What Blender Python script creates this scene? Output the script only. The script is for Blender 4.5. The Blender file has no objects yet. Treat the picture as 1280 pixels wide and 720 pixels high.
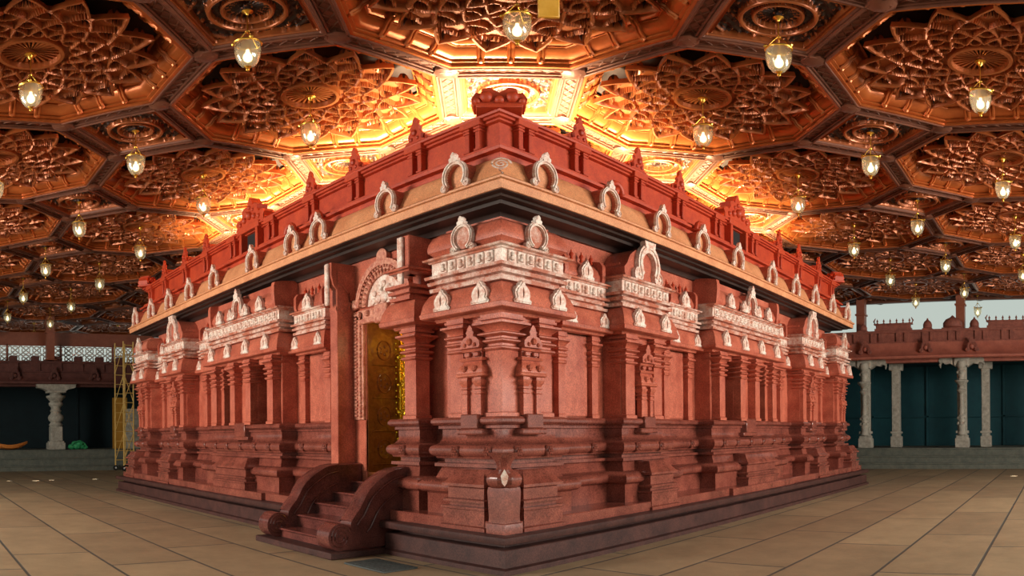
import bpy, bmesh, math, random
from mathutils import Vector, Matrix
PI = math.pi
random.seed(7)
sc = bpy.context.scene
COL = sc.collection

# ------------------------------------------------------------------ camera
F_PX, X0, Y0, YAW, ROLL = 908.0938, 858.7381, 539.4116, 0.5087, 0.0089
CAM = Vector((-6.0008, -5.7037, 1.6))
cd = bpy.data.cameras.new('camera')
cd.type = 'PANO'
tgt = cd if hasattr(cd, 'longitude_min') else cd.cycles
tgt.panorama_type = 'EQUIRECTANGULAR'
tgt.longitude_min = -X0 / F_PX
tgt.longitude_max = (1280 - X0) / F_PX
tgt.latitude_max = Y0 / F_PX
tgt.latitude_min = (Y0 - 720) / F_PX
cd.clip_start = 0.05
cd.clip_end = 300
cam = bpy.data.objects.new('camera', cd)
COL.objects.link(cam)
fw = Vector((math.cos(YAW), math.sin(YAW), 0))
rt = Vector((math.sin(YAW), -math.cos(YAW), 0))
up = Vector((0, 0, 1))
# measured roll: the frame is turned a little about the viewing axis
cr, sr = math.cos(ROLL), math.sin(ROLL)
rt2 = rt * cr - up * sr
up2 = rt * sr + up * cr
M = Matrix((rt2, up2, -fw)).transposed().to_4x4()
M.translation = CAM
cam.matrix_world = M
sc.camera = cam


def px_of(p):
    P = Vector(p) - CAM
    X, Y, Z = P.dot(rt2), P.dot(fw), P.dot(up2)
    return X0 + F_PX * math.atan2(X, Y), Y0 - F_PX * math.atan2(Z, math.hypot(X, Y))


# ------------------------------------------------------------------ world, light, exposure
sc.view_settings.view_transform = 'Standard'
sc.view_settings.look = 'None'
sc.view_settings.gamma = 1.0
sc.view_settings.use_curve_mapping = False
sc.view_settings.exposure = 0.0
w = bpy.data.worlds.new('sky')
sc.world = w
w.use_nodes = True
bg = w.node_tree.nodes['Background']
bg.inputs[0].default_value = (0.80, 0.90, 0.82, 1)
bg.inputs[1].default_value = 0.64


def area(name, loc, direction, sx, sy, energy, color, spread=PI):
    ld = bpy.data.lights.new(name, 'AREA')
    ld.shape = 'RECTANGLE'
    ld.size, ld.size_y = sx, sy
    ld.energy = energy
    ld.color = color
    ld.spread = spread
    o = bpy.data.objects.new(name, ld)
    COL.objects.link(o)
    o.location = loc
    o.rotation_euler = Vector(direction).to_track_quat('-Z', 'Z').to_euler()
    return o


# daylight from the open courtyard sides behind and beside the viewer
area('courtyard_daylight', (8.6, -15.5, 5.2), (-0.12, 1, -0.12), 10.5, 4.2, 3300, (1.0, 0.88, 0.77))
area('courtyard_daylight', (-15.5, 8.6, 5.2), (1, -0.12, -0.12), 10.5, 4.2, 3300, (1.0, 0.88, 0.77))
# flood lamps lying on the shrine roof behind the parapet, shining up
GOLD_L = (1.0, 0.84, 0.50)
area('roof_flood_light', (8.4, 2.35, 5.75), (0, -0.02, 1), 11.0, 0.35, 1500, GOLD_L, 1.75)
area('roof_flood_light', (2.35, 8.4, 5.75), (-0.02, 0, 1), 0.35, 11.0, 1500, GOLD_L, 1.75)
area('roof_flood_light', (2.5, 2.5, 5.75), (0.0, 0.0, 1), 1.0, 1.0, 480, (1.0, 0.88, 0.62), 1.9)
# thin shafts of sun through gaps between the ceiling and the roof edge
for i_, (x_, y_, a_) in enumerate(((-2.5, 21.3, 1.3), (-1.5, 21.2, 1.9), (-.86, 21.4, 1.6), (.86, 21.5, 1.6), (14.1, 4.2, 1.6), (19.4, -4.2, 2.0))):
    sd = bpy.data.lights.new('sun_shaft', 'SPOT')
    sd.energy, sd.color = 9000, (1.0, 0.93, 0.8)
    sd.spot_size, sd.spot_blend, sd.shadow_soft_size = math.radians(a_), 0.1, 0.01
    so = bpy.data.objects.new('sun_shaft', sd)
    COL.objects.link(so)
    so.location = (x_ + 2.5, y_ + (2.5 if y_ > 10 else -1.0), 7.3)
    so.rotation_euler = (Vector((x_, y_, -.06)) - so.location).to_track_quat('-Z', 'Z').to_euler()
# small unseen fill light added to brighten the door reveal
dl = bpy.data.lights.new('doorway_fill_light', 'POINT')
dl.energy, dl.color, dl.shadow_soft_size = 9, (1.0, 0.72, 0.34), 0.08
dlo = bpy.data.objects.new('doorway_fill_light', dl)
COL.objects.link(dlo)
dlo.location = (1.2, 3.1, 3.2)


# ------------------------------------------------------------------ materials
def s2l(c):
    return tuple(((x / 255) / 12.92 if x / 255 <= 0.04045 else ((x / 255 + 0.055) / 1.055) ** 2.4) for x in c)


def mat(name, c1, c2=None, scale=8.0, rough=0.5, metal=0.0, bump=0.0, bscale=60.0, spec=0.5, detail=6.0, contrast=(0.35, 0.65), fine=0.0):
    m = bpy.data.materials.new(name)
    m.use_nodes = True
    nt = m.node_tree
    b = nt.nodes['Principled BSDF']
    b.inputs['Roughness'].default_value = rough
    b.inputs['Metallic'].default_value = metal
    b.inputs['Specular IOR Level'].default_value = spec
    tc = nt.nodes.new('ShaderNodeTexCoord')
    if c2 is None:
        b.inputs['Base Color'].default_value = (*s2l(c1), 1)
    else:
        n = nt.nodes.new('ShaderNodeTexNoise')
        n.inputs['Scale'].default_value = scale
        n.inputs['Detail'].default_value = detail
        n.inputs['Roughness'].default_value = 0.7
        r = nt.nodes.new('ShaderNodeValToRGB')
        r.color_ramp.elements[0].position, r.color_ramp.elements[1].position = contrast
        r.color_ramp.elements[0].color = (*s2l(c1), 1)
        r.color_ramp.elements[1].color = (*s2l(c2), 1)
        nt.links.new(tc.outputs['Object'], n.inputs['Vector'])
        nt.links.new(n.outputs['Fac'], r.inputs['Fac'])
        out = r.outputs['Color']
        if fine > 0:
            n3 = nt.nodes.new('ShaderNodeTexNoise')
            n3.inputs['Scale'].default_value = 55
            n3.inputs['Detail'].default_value = 2
            mr = nt.nodes.new('ShaderNodeMapRange')
            mr.inputs['From Min'].default_value = 0.3
            mr.inputs['From Max'].default_value = 0.7
            mr.inputs['To Min'].default_value = 1 - fine
            mr.inputs['To Max'].default_value = 1 + fine
            mx = nt.nodes.new('ShaderNodeVectorMath')
            mx.operation = 'SCALE'
            nt.links.new(tc.outputs['Object'], n3.inputs['Vector'])
            nt.links.new(n3.outputs['Fac'], mr.inputs['Value'])
            nt.links.new(out, mx.inputs[0])
            nt.links.new(mr.outputs[0], mx.inputs['Scale'])
            out = mx.outputs[0]
        nt.links.new(out, b.inputs['Base Color'])
    if bump > 0:
        n2 = nt.nodes.new('ShaderNodeTexNoise')
        n2.inputs['Scale'].default_value = bscale
        n2.inputs['Detail'].default_value = 4
        bp = nt.nodes.new('ShaderNodeBump')
        bp.inputs['Strength'].default_value = bump
        bp.inputs['Distance'].default_value = 0.02
        nt.links.new(tc.outputs['Object'], n2.inputs['Vector'])
        nt.links.new(n2.outputs['Fac'], bp.inputs['Height'])
        nt.links.new(bp.outputs[0], b.inputs['Normal'])
    return m


M_STONE = mat('red_granite', (160, 78, 60), (198, 112, 88), 2.5, 0.30, bump=0.10, bscale=45, fine=0.30)
M_BASE = mat('polished_red_granite', (106, 55, 46), (144, 79, 65), 2.2, 0.19, bump=0.04, bscale=50, spec=0.7, fine=0.35)
M_STAIR = mat('polished_brown_granite', (84, 46, 42), (116, 64, 56), 2.5, 0.2, bump=0.04, spec=0.7, fine=0.3)
M_PLINTH = mat('dark_granite', (54, 33, 31), (78, 48, 43), 3, 0.5, bump=0.06, spec=0.3, fine=0.35)
M_EAVE = mat('buff_sandstone', (198, 130, 88), (222, 158, 112), 3, 0.55, bump=0.12, bscale=40, fine=0.22)
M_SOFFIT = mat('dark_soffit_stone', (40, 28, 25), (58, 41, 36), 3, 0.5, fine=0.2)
M_PARA = mat('red_painted_stone', (164, 48, 20), (192, 70, 32), 3, 0.55, bump=0.08, bscale=40, fine=0.15)
M_PALE = mat('chalky_highlit_carving', (206, 150, 128), (238, 226, 214), 9, 0.42, bump=0.5, bscale=26, contrast=(0.36, 0.60), fine=0.15)  # chalk, with bright highlights painted into the pale tone
M_TIER = mat('dusty_highlit_granite', (184, 108, 84), (228, 206, 192), 3.5, 0.25, bump=0.12, bscale=34, contrast=(0.44, 0.66), fine=0.2)  # dust plus sky glints on the polish, put into the colour
M_DOORFRAME = mat('carved_pink_stone', (176, 96, 76), (214, 150, 124), 14, 0.4, bump=0.9, bscale=24, contrast=(0.4, 0.6))
M_GOLD = mat('gilded_metal', (196, 140, 20), (246, 206, 60), 10, 0.25, metal=1.0, bump=0.9, bscale=16)
M_JAMB = mat('polished_brown_jamb', (96, 50, 24), (132, 74, 36), 6, 0.25, bump=0.6, bscale=9, spec=0.7)
M_BLACK = mat('opening_shade_black', (22, 18, 18), None, rough=0.8)
M_COP = mat('copper_brown_carving', (138, 72, 36), (170, 94, 48), 2.5, 0.30, metal=0.35, bump=0.06, bscale=30)
M_DARKCARVE = mat('dark_ground_hollow_shade', (44, 24, 15), (64, 36, 22), 4, 0.5, metal=0.1)  # shade of the star hollows put into colour; true dark ground on panels
M_COVE = mat('polished_copper_wood', (166, 84, 38), (190, 104, 50), 2.0, 0.26, metal=0.45)
M_BEAM = mat('dark_brown_carved_beam', (96, 58, 44), (122, 74, 54), 3, 0.4, metal=0.25, bump=0.15, bscale=30)
M_VOID = mat('dark_ceiling_back', (46, 28, 20), None, rough=0.8)
M_BRASS = mat('brass', (214, 160, 60), (236, 190, 90), 5, 0.3, metal=1.0)
M_GREY = mat('weathered_grey_stone', (146, 142, 130), (194, 188, 174), 5, 0.8, bump=0.4, bscale=22, fine=0.15)
M_STEP = mat('grey_step_stone', (86, 92, 84), (112, 114, 102), 3, 0.75, bump=0.2, bscale=20, fine=0.12)
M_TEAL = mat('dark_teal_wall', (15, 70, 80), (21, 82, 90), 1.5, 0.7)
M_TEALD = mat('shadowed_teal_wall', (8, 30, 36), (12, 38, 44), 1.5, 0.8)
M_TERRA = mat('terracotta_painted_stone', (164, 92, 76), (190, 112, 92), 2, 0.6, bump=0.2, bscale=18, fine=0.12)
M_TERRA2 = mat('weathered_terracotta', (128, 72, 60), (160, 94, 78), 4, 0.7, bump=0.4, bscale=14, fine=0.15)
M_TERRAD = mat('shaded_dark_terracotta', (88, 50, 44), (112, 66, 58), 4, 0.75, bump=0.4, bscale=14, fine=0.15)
M_POST = mat('brown_painted_steel', (136, 72, 50), (156, 88, 62), 3, 0.45)
M_WHITE = mat('white_lattice', (232, 230, 224), (246, 244, 240), 5, 0.5)
M_SCAF = mat('yellow_scaffold_tube', (222, 178, 92), (240, 204, 124), 6, 0.4, metal=0.1)
M_OCHRE = mat('ochre_wall', (168, 116, 30), (190, 138, 46), 3, 0.7)
M_ORANGE = mat('orange_basket', (198, 110, 40), (222, 140, 60), 12, 0.7, bump=0.6, bscale=30)
M_GREEN = mat('green_bundle', (26, 128, 78), (60, 168, 104), 8, 0.6, bump=0.6, bscale=18)
M_GRATE = mat('dark_drain_cover', (52, 60, 60), (70, 78, 76), 12, 0.6, bump=0.4)
M_RUBBER = mat('black_rubber', (24, 24, 26), None, rough=0.6)


def emissive(name, color, strength):
    m = bpy.data.materials.new(name)
    m.use_nodes = True
    b = m.node_tree.nodes['Principled BSDF']
    b.inputs['Base Color'].default_value = (*color, 1)
    b.inputs['Emission Color'].default_value = (*color, 1)
    b.inputs['Emission Strength'].default_value = strength
    return m


M_BULB = emissive('glowing_bulb', (1.0, 0.82, 0.50), 3.0)


def glass_mat():
    m = bpy.data.materials.new('lamp_glass')
    m.use_nodes = True
    nt = m.node_tree
    nt.nodes.clear()
    out = nt.nodes.new('ShaderNodeOutputMaterial')
    tr = nt.nodes.new('ShaderNodeBsdfTransparent')
    tr.inputs[0].default_value = (0.95, 0.93, 0.82, 1)
    tl = nt.nodes.new('ShaderNodeBsdfTranslucent')
    tl.inputs[0].default_value = (0.95, 0.90, 0.72, 1)
    gl = nt.nodes.new('ShaderNodeBsdfGlossy')
    gl.inputs['Roughness'].default_value = 0.06
    gl.inputs[0].default_value = (0.9, 0.9, 0.82, 1)
    m1 = nt.nodes.new('ShaderNodeMixShader')
    m1.inputs[0].default_value = 0.32
    lw = nt.nodes.new('ShaderNodeLayerWeight')
    lw.inputs[0].default_value = 0.35
    m2 = nt.nodes.new('ShaderNodeMixShader')
    nt.links.new(tr.outputs[0], m1.inputs[1])
    nt.links.new(tl.outputs[0], m1.inputs[2])
    nt.links.new(lw.outputs['Facing'], m2.inputs[0])
    nt.links.new(m1.outputs[0], m2.inputs[1])
    nt.links.new(gl.outputs[0], m2.inputs[2])
    nt.links.new(m2.outputs[0], out.inputs[0])
    return m


M_GLASS = glass_mat()
M_PLATE = mat('yellow_gilt_paint', (226, 168, 60), (240, 188, 84), 4, 0.35)


def floor_mat():
    m = bpy.data.materials.new('stone_floor_slabs')
    m.use_nodes = True
    nt = m.node_tree
    b = nt.nodes['Principled BSDF']
    tc = nt.nodes.new('ShaderNodeTexCoord')
    sep = nt.nodes.new('ShaderNodeSeparateXYZ')
    nt.links.new(tc.outputs['Object'], sep.inputs[0])

    def brick(xo, yo, ox, oy):
        c = nt.nodes.new('ShaderNodeCombineXYZ')
        a1 = nt.nodes.new('ShaderNodeMath'); a1.operation = 'ADD'; a1.inputs[1].default_value = ox
        a2 = nt.nodes.new('ShaderNodeMath'); a2.operation = 'ADD'; a2.inputs[1].default_value = oy
        nt.links.new(sep.outputs[xo], a1.inputs[0]); nt.links.new(sep.outputs[yo], a2.inputs[0])
        nt.links.new(a1.outputs[0], c.inputs[0]); nt.links.new(a2.outputs[0], c.inputs[1])
        t = nt.nodes.new('ShaderNodeTexBrick')
        t.inputs['Scale'].default_value = 1.0
        t.inputs['Brick Width'].default_value = 3.1
        t.inputs['Row Height'].default_value = 1.12
        t.inputs['Mortar Size'].default_value = 0.022
        t.inputs['Mortar Smooth'].default_value = 0.3
        t.offset = 0.36
        t.inputs['Color1'].default_value = (*s2l((158, 138, 106)), 1)
        t.inputs['Color2'].default_value = (*s2l((140, 120, 92)), 1)
        t.inputs['Mortar'].default_value = (*s2l((74, 72, 66)), 1)
        nt.links.new(c.outputs[0], t.inputs['Vector'])
        return t
    tr = brick(0, 1, -2.12 + 9.3, 1.40 + 11.2)
    tl = brick(1, 0, -4.33 + 9.3, 1.31 + 11.2)
    d = nt.nodes.new('ShaderNodeMath'); d.operation = 'GREATER_THAN'
    nt.links.new(sep.outputs[1], d.inputs[0]); nt.links.new(sep.outputs[0], d.inputs[1])
    mx = nt.nodes.new('ShaderNodeMix'); mx.data_type = 'RGBA'
    nt.links.new(d.outputs[0], mx.inputs[0])
    nt.links.new(tr.outputs['Color'], mx.inputs[6]); nt.links.new(tl.outputs['Color'], mx.inputs[7])
    n = nt.nodes.new('ShaderNodeTexNoise'); n.inputs['Scale'].default_value = 1.3; n.inputs['Detail'].default_value = 10; n.inputs['Roughness'].default_value = 0.75
    nt.links.new(tc.outputs['Object'], n.inputs['Vector'])
    mr = nt.nodes.new('ShaderNodeMapRange'); mr.inputs['From Min'].default_value = 0.3; mr.inputs['From Max'].default_value = 0.7
    mr.inputs['To Min'].default_value = 0.74; mr.inputs['To Max'].default_value = 1.16
    nt.links.new(n.outputs['Fac'], mr.inputs[0])
    sv = nt.nodes.new('ShaderNodeVectorMath'); sv.operation = 'SCALE'
    nt.links.new(mx.outputs[2], sv.inputs[0]); nt.links.new(mr.outputs[0], sv.inputs['Scale'])
    nt.links.new(sv.outputs[0], b.inputs['Base Color'])
    b.inputs['Roughness'].default_value = 0.62
    mf = nt.nodes.new('ShaderNodeMix'); mf.data_type = 'FLOAT'
    nt.links.new(d.outputs[0], mf.inputs[0]); nt.links.new(tr.outputs['Fac'], mf.inputs[2]); nt.links.new(tl.outputs['Fac'], mf.inputs[3])
    ad = nt.nodes.new('ShaderNodeMath'); ad.operation = 'MULTIPLY_ADD'; ad.inputs[1].default_value = -0.8
    nt.links.new(mf.outputs[0], ad.inputs[0]); nt.links.new(n.outputs['Fac'], ad.inputs[2])
    bp = nt.nodes.new('ShaderNodeBump'); bp.inputs['Strength'].default_value = 0.5; bp.inputs['Distance'].default_value = 0.02
    nt.links.new(ad.outputs[0], bp.inputs['Height']); nt.links.new(bp.outputs[0], b.inputs['Normal'])
    return m


M_FLOOR = floor_mat()


# ------------------------------------------------------------------ mesh helpers
class MB:
    def __init__(s):
        s.v, s.f = [], []

    def add(s, vs, fs):
        n = len(s.v)
        s.v += [tuple(p) for p in vs]
        s.f += [tuple(i + n for i in f) for f in fs]
        return s

    def box(s, x0, x1, y0, y1, z0, z1, ch=0.0):
        c = ch
        if c <= 0:
            vs = [(x, y, z) for z in (z0, z1) for y in (y0, y1) for x in (x0, x1)]
            return s.add(vs, [(0, 2, 3, 1), (4, 5, 7, 6), (0, 1, 5, 4), (2, 6, 7, 3), (0, 4, 6, 2), (1, 3, 7, 5)])
        r = [(x0 + c, y0), (x1 - c, y0), (x1, y0 + c), (x1, y1 - c), (x1 - c, y1), (x0 + c, y1), (x0, y1 - c), (x0, y0 + c)]
        i = [(x0 + c, y0 + c), (x1 - c, y0 + c), (x1 - c, y0 + c), (x1 - c, y1 - c), (x1 - c, y1 - c), (x0 + c, y1 - c), (x0 + c, y1 - c), (x0 + c, y0 + c)]
        vs = [(*p, z0 + c) for p in r] + [(*p, z1 - c) for p in r] + [(*p, z1) for p in i] + [(*p, z0) for p in i]
        fs = [(k, (k + 1) % 8, 8 + (k + 1) % 8, 8 + k) for k in range(8)]
        fs += [(8 + k, 8 + (k + 1) % 8, 16 + (k + 1) % 8, 16 + k) for k in range(8)]
        fs += [(24 + k, 24 + (k + 1) % 8, (k + 1) % 8, k) for k in range(8)]
        fs += [tuple(range(16, 24)), tuple(range(31, 23, -1))]
        return s.add(vs, fs)

    def lathe(s, prof, n=24, c=(0, 0, 0), start=0.0):
        vs, fs = [], []
        m = len(prof)
        for (r, z) in prof:
            for k in range(n):
                a = start + 2 * PI * k / n
                vs.append((c[0] + r * math.cos(a), c[1] + r * math.sin(a), c[2] + z))
        for j in range(m - 1):
            for k in range(n):
                k2 = (k + 1) % n
                fs.append((j * n + k, j * n + k2, (j + 1) * n + k2, (j + 1) * n + k))
        fs.append(tuple(range(n - 1, -1, -1)))
        fs.append(tuple((m - 1) * n + k for k in range(n)))
        return s.add(vs, fs)

    def sqlathe(s, prof, c=(0, 0, 0), asp=1.0):
        """square plan turned profile: half width, z; asp = depth/width"""
        vs, fs = [], []
        for (r, z) in prof:
            for (a, b) in ((-1, -1), (1, -1), (1, 1), (-1, 1)):
                vs.append((c[0] + a * r, c[1] + b * r * asp, c[2] + z))
        m = len(prof)
        for j in range(m - 1):
            for k in range(4):
                k2 = (k + 1) % 4
                fs.append((j * 4 + k, j * 4 + k2, (j + 1) * 4 + k2, (j + 1) * 4 + k))
        fs.append((3, 2, 1, 0))
        fs.append(tuple((m - 1) * 4 + k for k in range(4)))
        return s.add(vs, fs)

    def sweep(s, path, prof, closed=False, cap=True):
        """prof (d, z) is carried along a plan path; d grows to the right of the travel direction"""
        n = len(path)
        P = [Vector((p[0], p[1])) for p in path]

        def nrm(a, b):
            d = (b - a).normalized()
            return Vector((d.y, -d.x))
        mit = []
        for i in range(n):
            if closed or 0 < i < n - 1:
                n1 = nrm(P[i - 1], P[i]); n2 = nrm(P[i], P[(i + 1) % n])
                b = n1 + n2
                mit.append(b / max(b.dot(n1), 1e-6))
            elif i == 0:
                mit.append(nrm(P[0], P[1]))
            else:
                mit.append(nrm(P[-2], P[-1]))
        m = len(prof)
        vs = [(P[i].x + mit[i].x * d, P[i].y + mit[i].y * d, z) for i in range(n) for (d, z) in prof]
        fs = []
        for i in range(n if closed else n - 1):
            i2 = (i + 1) % n
            for j in range(m - 1):
                fs.append((i * m + j, i2 * m + j, i2 * m + j + 1, i * m + j + 1))
        if cap and not closed:
            fs.append(tuple(range(m)))
            fs.append(tuple((n - 1) * m + j for j in range(m - 1, -1, -1)))
        return s.add(vs, fs)

    def prism(s, outline, y0, y1, holes=(), plane='xz'):
        """outline in (x,z) extruded along y"""
        bm = bmesh.new()
        loops = [outline] + list(holes)
        edges = []
        for lp in loops:
            vs = [bm.verts.new((p[0], 0, p[1])) for p in lp]
            edges += [bm.edges.new((vs[i], vs[(i + 1) % len(vs)])) for i in range(len(vs))]
        bmesh.ops.triangle_fill(bm, edges=edges, use_beauty=True)
        bm.verts.index_update()
        V = [v.co.copy() for v in bm.verts]
        FF = [tuple(v.index for v in f.verts) for f in bm.faces]
        bm.free()
        n = len(V)

        def q(v, y):
            return (v.x, y, v.z) if plane == 'xz' else ((y, v.x, v.z) if plane == 'yz' else (v.x, v.z, y))
        vs = [q(v, y0) for v in V] + [q(v, y1) for v in V]
        fs = list(FF) + [tuple(i + n for i in reversed(f)) for f in FF]
        o = 0
        for lp in loops:
            k = len(lp)
            fs += [(o + i, o + (i + 1) % k, n + o + (i + 1) % k, n + o + i) for i in range(k)]
            o += k
        return s.add(vs, fs)

    def tube(s, pts, r, n=8, closed=False):
        P = [Vector(p) for p in pts]
        vs, fs = [], []
        m = len(P)
        for i, p in enumerate(P):
            a = P[i - 1] if (i > 0 or closed) else P[i]
            b = P[(i + 1) % m] if (i < m - 1 or closed) else P[i]
            t = (b - a).normalized()
            u = t.cross(Vector((0, 0, 1)))
            if u.length < 1e-4:
                u = t.cross(Vector((1, 0, 0)))
            u.normalize()
            v = t.cross(u)
            rr = r[i] if isinstance(r, (list, tuple)) else r
            for k in range(n):
                a_ = 2 * PI * k / n
                vs.append(p + u * (rr * math.cos(a_)) + v * (rr * math.sin(a_)))
        for i in range(m if closed else m - 1):
            i2 = (i + 1) % m
            for k in range(n):
                k2 = (k + 1) % n
                fs.append((i * n + k, i * n + k2, i2 * n + k2, i2 * n + k))
        if not closed:
            fs.append(tuple(range(n - 1, -1, -1)))
            fs.append(tuple((m - 1) * n + k for k in range(n)))
        return s.add(vs, fs)

    def ball(s, c, r, n=10, sx=1, sy=1, sz=1):
        vs, fs = [], []
        h = n // 2
        vs.append((c[0], c[1], c[2] - r * sz))
        for j in range(1, h):
            a = -PI / 2 + PI * j / h
            for k in range(n):
                b = 2 * PI * k / n
                vs.append((c[0] + r * sx * math.cos(a) * math.cos(b), c[1] + r * sy * math.cos(a) * math.sin(b), c[2] + r * sz * math.sin(a)))
        vs.append((c[0], c[1], c[2] + r * sz))
        L = len(vs) - 1
        for k in range(n):
            k2 = (k + 1) % n
            fs.append((0, 1 + k2, 1 + k))
            for j in range(h - 2):
                fs.append((1 + j * n + k, 1 + j * n + k2, 1 + (j + 1) * n + k2, 1 + (j + 1) * n + k))
            fs.append((1 + (h - 2) * n + k, 1 + (h - 2) * n + k2, L))
        return s.add(vs, fs)

    def xf(s, fn):
        s.v = [tuple(fn(*p)) for p in s.v]
        return s

    def mesh(s, name, m, ang=38, recalc=True):
        me = bpy.data.meshes.new(name)
        me.from_pydata(s.v, [], s.f)
        if recalc:
            bm = bmesh.new()
            bm.from_mesh(me)
            bmesh.ops.recalc_face_normals(bm, faces=bm.faces)
            bm.to_mesh(me)
            bm.free()
        if ang:
            me.polygons.foreach_set('use_smooth', [True] * len(me.polygons))
            me.set_sharp_from_angle(angle=math.radians(ang))
        if m:
            me.materials.append(m)
        me.update()
        return me

    def build(s, name, m, parent=None, loc=(0, 0, 0), rz=0.0, ang=38, label=None):
        return put(name, s.mesh(name, m, ang), parent, loc, rz, label)


def put(name, me, parent=None, loc=(0, 0, 0), rz=0.0, label=None):
    o = bpy.data.objects.new(name, me)
    COL.objects.link(o)
    o.parent = parent
    o.location = loc
    o.rotation_euler = (0, 0, rz)
    if label:
        o['label'] = label
    return o


def thing(name, label, cat, loc=(0, 0, 0), rz=0.0, group=None):
    o = bpy.data.objects.new(name, None)
    COL.objects.link(o)
    o.location = loc
    o.rotation_euler = (0, 0, rz)
    o.empty_display_size = 0.2
    tag(o, label, cat, group)
    return o


def tag(o, label, cat, group=None):
    o['label'] = label
    o['category'] = cat
    if group:
        o['group'] = group
    return o


def struct(o):
    o['kind'] = 'structure'
    return o


def kids(o):
    return [c for c in o.children]


def dup(root, loc, label, rz=None):
    r = root.copy()
    COL.objects.link(r)
    r.location = loc
    if rz is not None:
        r.rotation_euler = (0, 0, rz)
    r['label'] = label
    for ch in kids(root):
        c = ch.copy()
        COL.objects.link(c)
        c.parent = r
        for g in kids(ch):
            d = g.copy()
            COL.objects.link(d)
            d.parent = c
    return r


def arc(cx, cz, r, a0, a1, n, rz=None):
    rz = rz or r
    return [(cx + r * math.cos(math.radians(a0 + (a1 - a0) * k / n)), cz + rz * math.sin(math.radians(a0 + (a1 - a0) * k / n))) for k in range(n + 1)]


ORD = ['first', 'second', 'third', 'fourth', 'fifth', 'sixth', 'seventh', 'eighth', 'ninth', 'tenth', 'eleventh', 'twelfth']
GZ = -0.06          # ground level
L = 15.5            # side of the square shrine
WR, WB = 0.95, 0.62  # recessed wall plane, bay wall plane (distance in from the plinth edge)
CZ = 7.6            # ceiling panel level

# ------------------------------------------------------------------ floor and ceiling
fl = MB().box(-15, 34, -15, 38, -0.3, GZ)
struct(fl.build('floor', M_FLOOR, ang=0))
struct(MB().box(-12, 26.4, -12, 37.6, 8.35, 8.5).build('ceiling', M_VOID, ang=0))

# ------------------------------------------------------------------ the shrine
shrine = thing('stone_shrine', 'large square red granite temple shrine with carved bays standing on a stepped plinth', 'temple', (0, 0, 0))
SQ = [(0, 0), (L, 0), (L, L), (0, L)]


def sq(e):
    return [(e, e), (L - e, e), (L - e, L - e), (e, L - e)]


PLP = [(0, 0), (L, 0), (L, L), (0, L), (0, 4.40), (.7, 4.40), (.7, 2.38), (0, 2.38)]
pl = MB().sweep(PLP, [(-.4, GZ), (0, GZ), (0, 0.0), (-0.05, 0.02), (-0.05, 0.225), (-0.06, 0.235), (-0.20, 0.24), (-0.20, 0.30), (0, 0.305), (0.005, 0.312), (0.005, 0.385), (-0.012, 0.40), (-.4, 0.40)], closed=True)
pl.build('plinth', M_PLINTH, shrine)

# plan line of the wall, starting left of the door, running away round the back and returning to the right of the door
bays_r = [(3.25, 4.35), (6.25, 9.25), (11.15, 12.25)]
DOOR0, DOOR1 = 2.62, 4.30


def right_side():
    p = [(WB, WB), (1.55, WB), (1.55, WR)]
    for a, b in bays_r:
        p += [(a, WR), (a, WB), (b, WB), (b, WR)]
    return p + [(13.95, WR), (13.95, WB), (L - WB, WB), (L - WB, 1.6), (L - WR, 1.6)]


def left_side_far():
    # from the far left corner back towards the door's far side (y falling)
    p = [(1.6, L - WR), (1.6, L - WB), (WB, L - WB), (WB, 13.95), (WR, 13.95)]
    for a, b in ((11.15, 12.25), (6.25, 9.25)):
        p += [(WR, b), (WB, b), (WB, a), (WR, a)]
    return p + [(WR, DOOR1 + 0.24)]


def left_side_near():
    return [(WR, DOOR0), (WB, DOOR0), (WB, 2.24), (WR, 2.24), (WR, 1.65), (WB, 1.65)]


# whole path, shrine on the left of the travel direction (outside = right): door right side -> near corner -> right side -> back -> left far
PATH_FULL = left_side_near() + right_side() + [(L - WR, L - WR)] + left_side_far()

st = [(WR, 2.38), (0.18, 2.38), (0.18, 0.18), (6.15, 0.18), (6.15, 0.10), (9.35, 0.10), (9.35, 0.18), (L - 0.18, 0.18), (L - 0.18, L - 0.18), (0.18, L - 0.18), (0.18, 9.35), (0.10, 9.35), (0.10, 6.15), (0.18, 6.15), (0.18, 4.40), (WR, 4.40)]
MB().sweep(st, [(-0.6, 0.395), (0, 0.395), (0, 0.525), (-0.01, 0.535), (-0.6, 0.535)]).build('step_course', M_BASE, shrine)

bm_prof = [(0, 0.53), (0.20, 0.53), (0.20, 0.80), (0.205, 0.81), (0.26, 0.825), (0.295, 0.86), (0.30, 0.895), (0.295, 0.93), (0.25, 0.975), (0.20, 1.0), (0.12, 1.01),
           (0.10, 1.05), (0.06, 1.15), (0.13, 1.16), (0.13, 1.205), (0.03, 1.215), (0.03, 1.265), (0.11, 1.27), (0.12, 1.295), (0.165, 1.32), (0.18, 1.345), (0.185, 1.375), (0.18, 1.405), (0.165, 1.43), (0.12, 1.455), (0.09, 1.47),
           (0.05, 1.53), (0.05, 1.655), (0.09, 1.665), (0.09, 1.70), (0.14, 1.715), (0.165, 1.745), (0.165, 1.78), (0.14, 1.81), (0.0, 1.83)]
MB().sweep(PATH_FULL, bm_prof).build('base_moulding', M_BASE, shrine)


# wall above the base: every bay a box so that the window openings can be real recesses
def wall_piece(side, u0, u1, v, z0=1.80, z1=4.62, depth=0.5):
    m = MB()
    if side == 'r':
        m.box(u0, u1, v, v + depth, z0, z1)
    else:
        m.box(v, v + depth, u0, u1, z0, z1)
    return m


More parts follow.
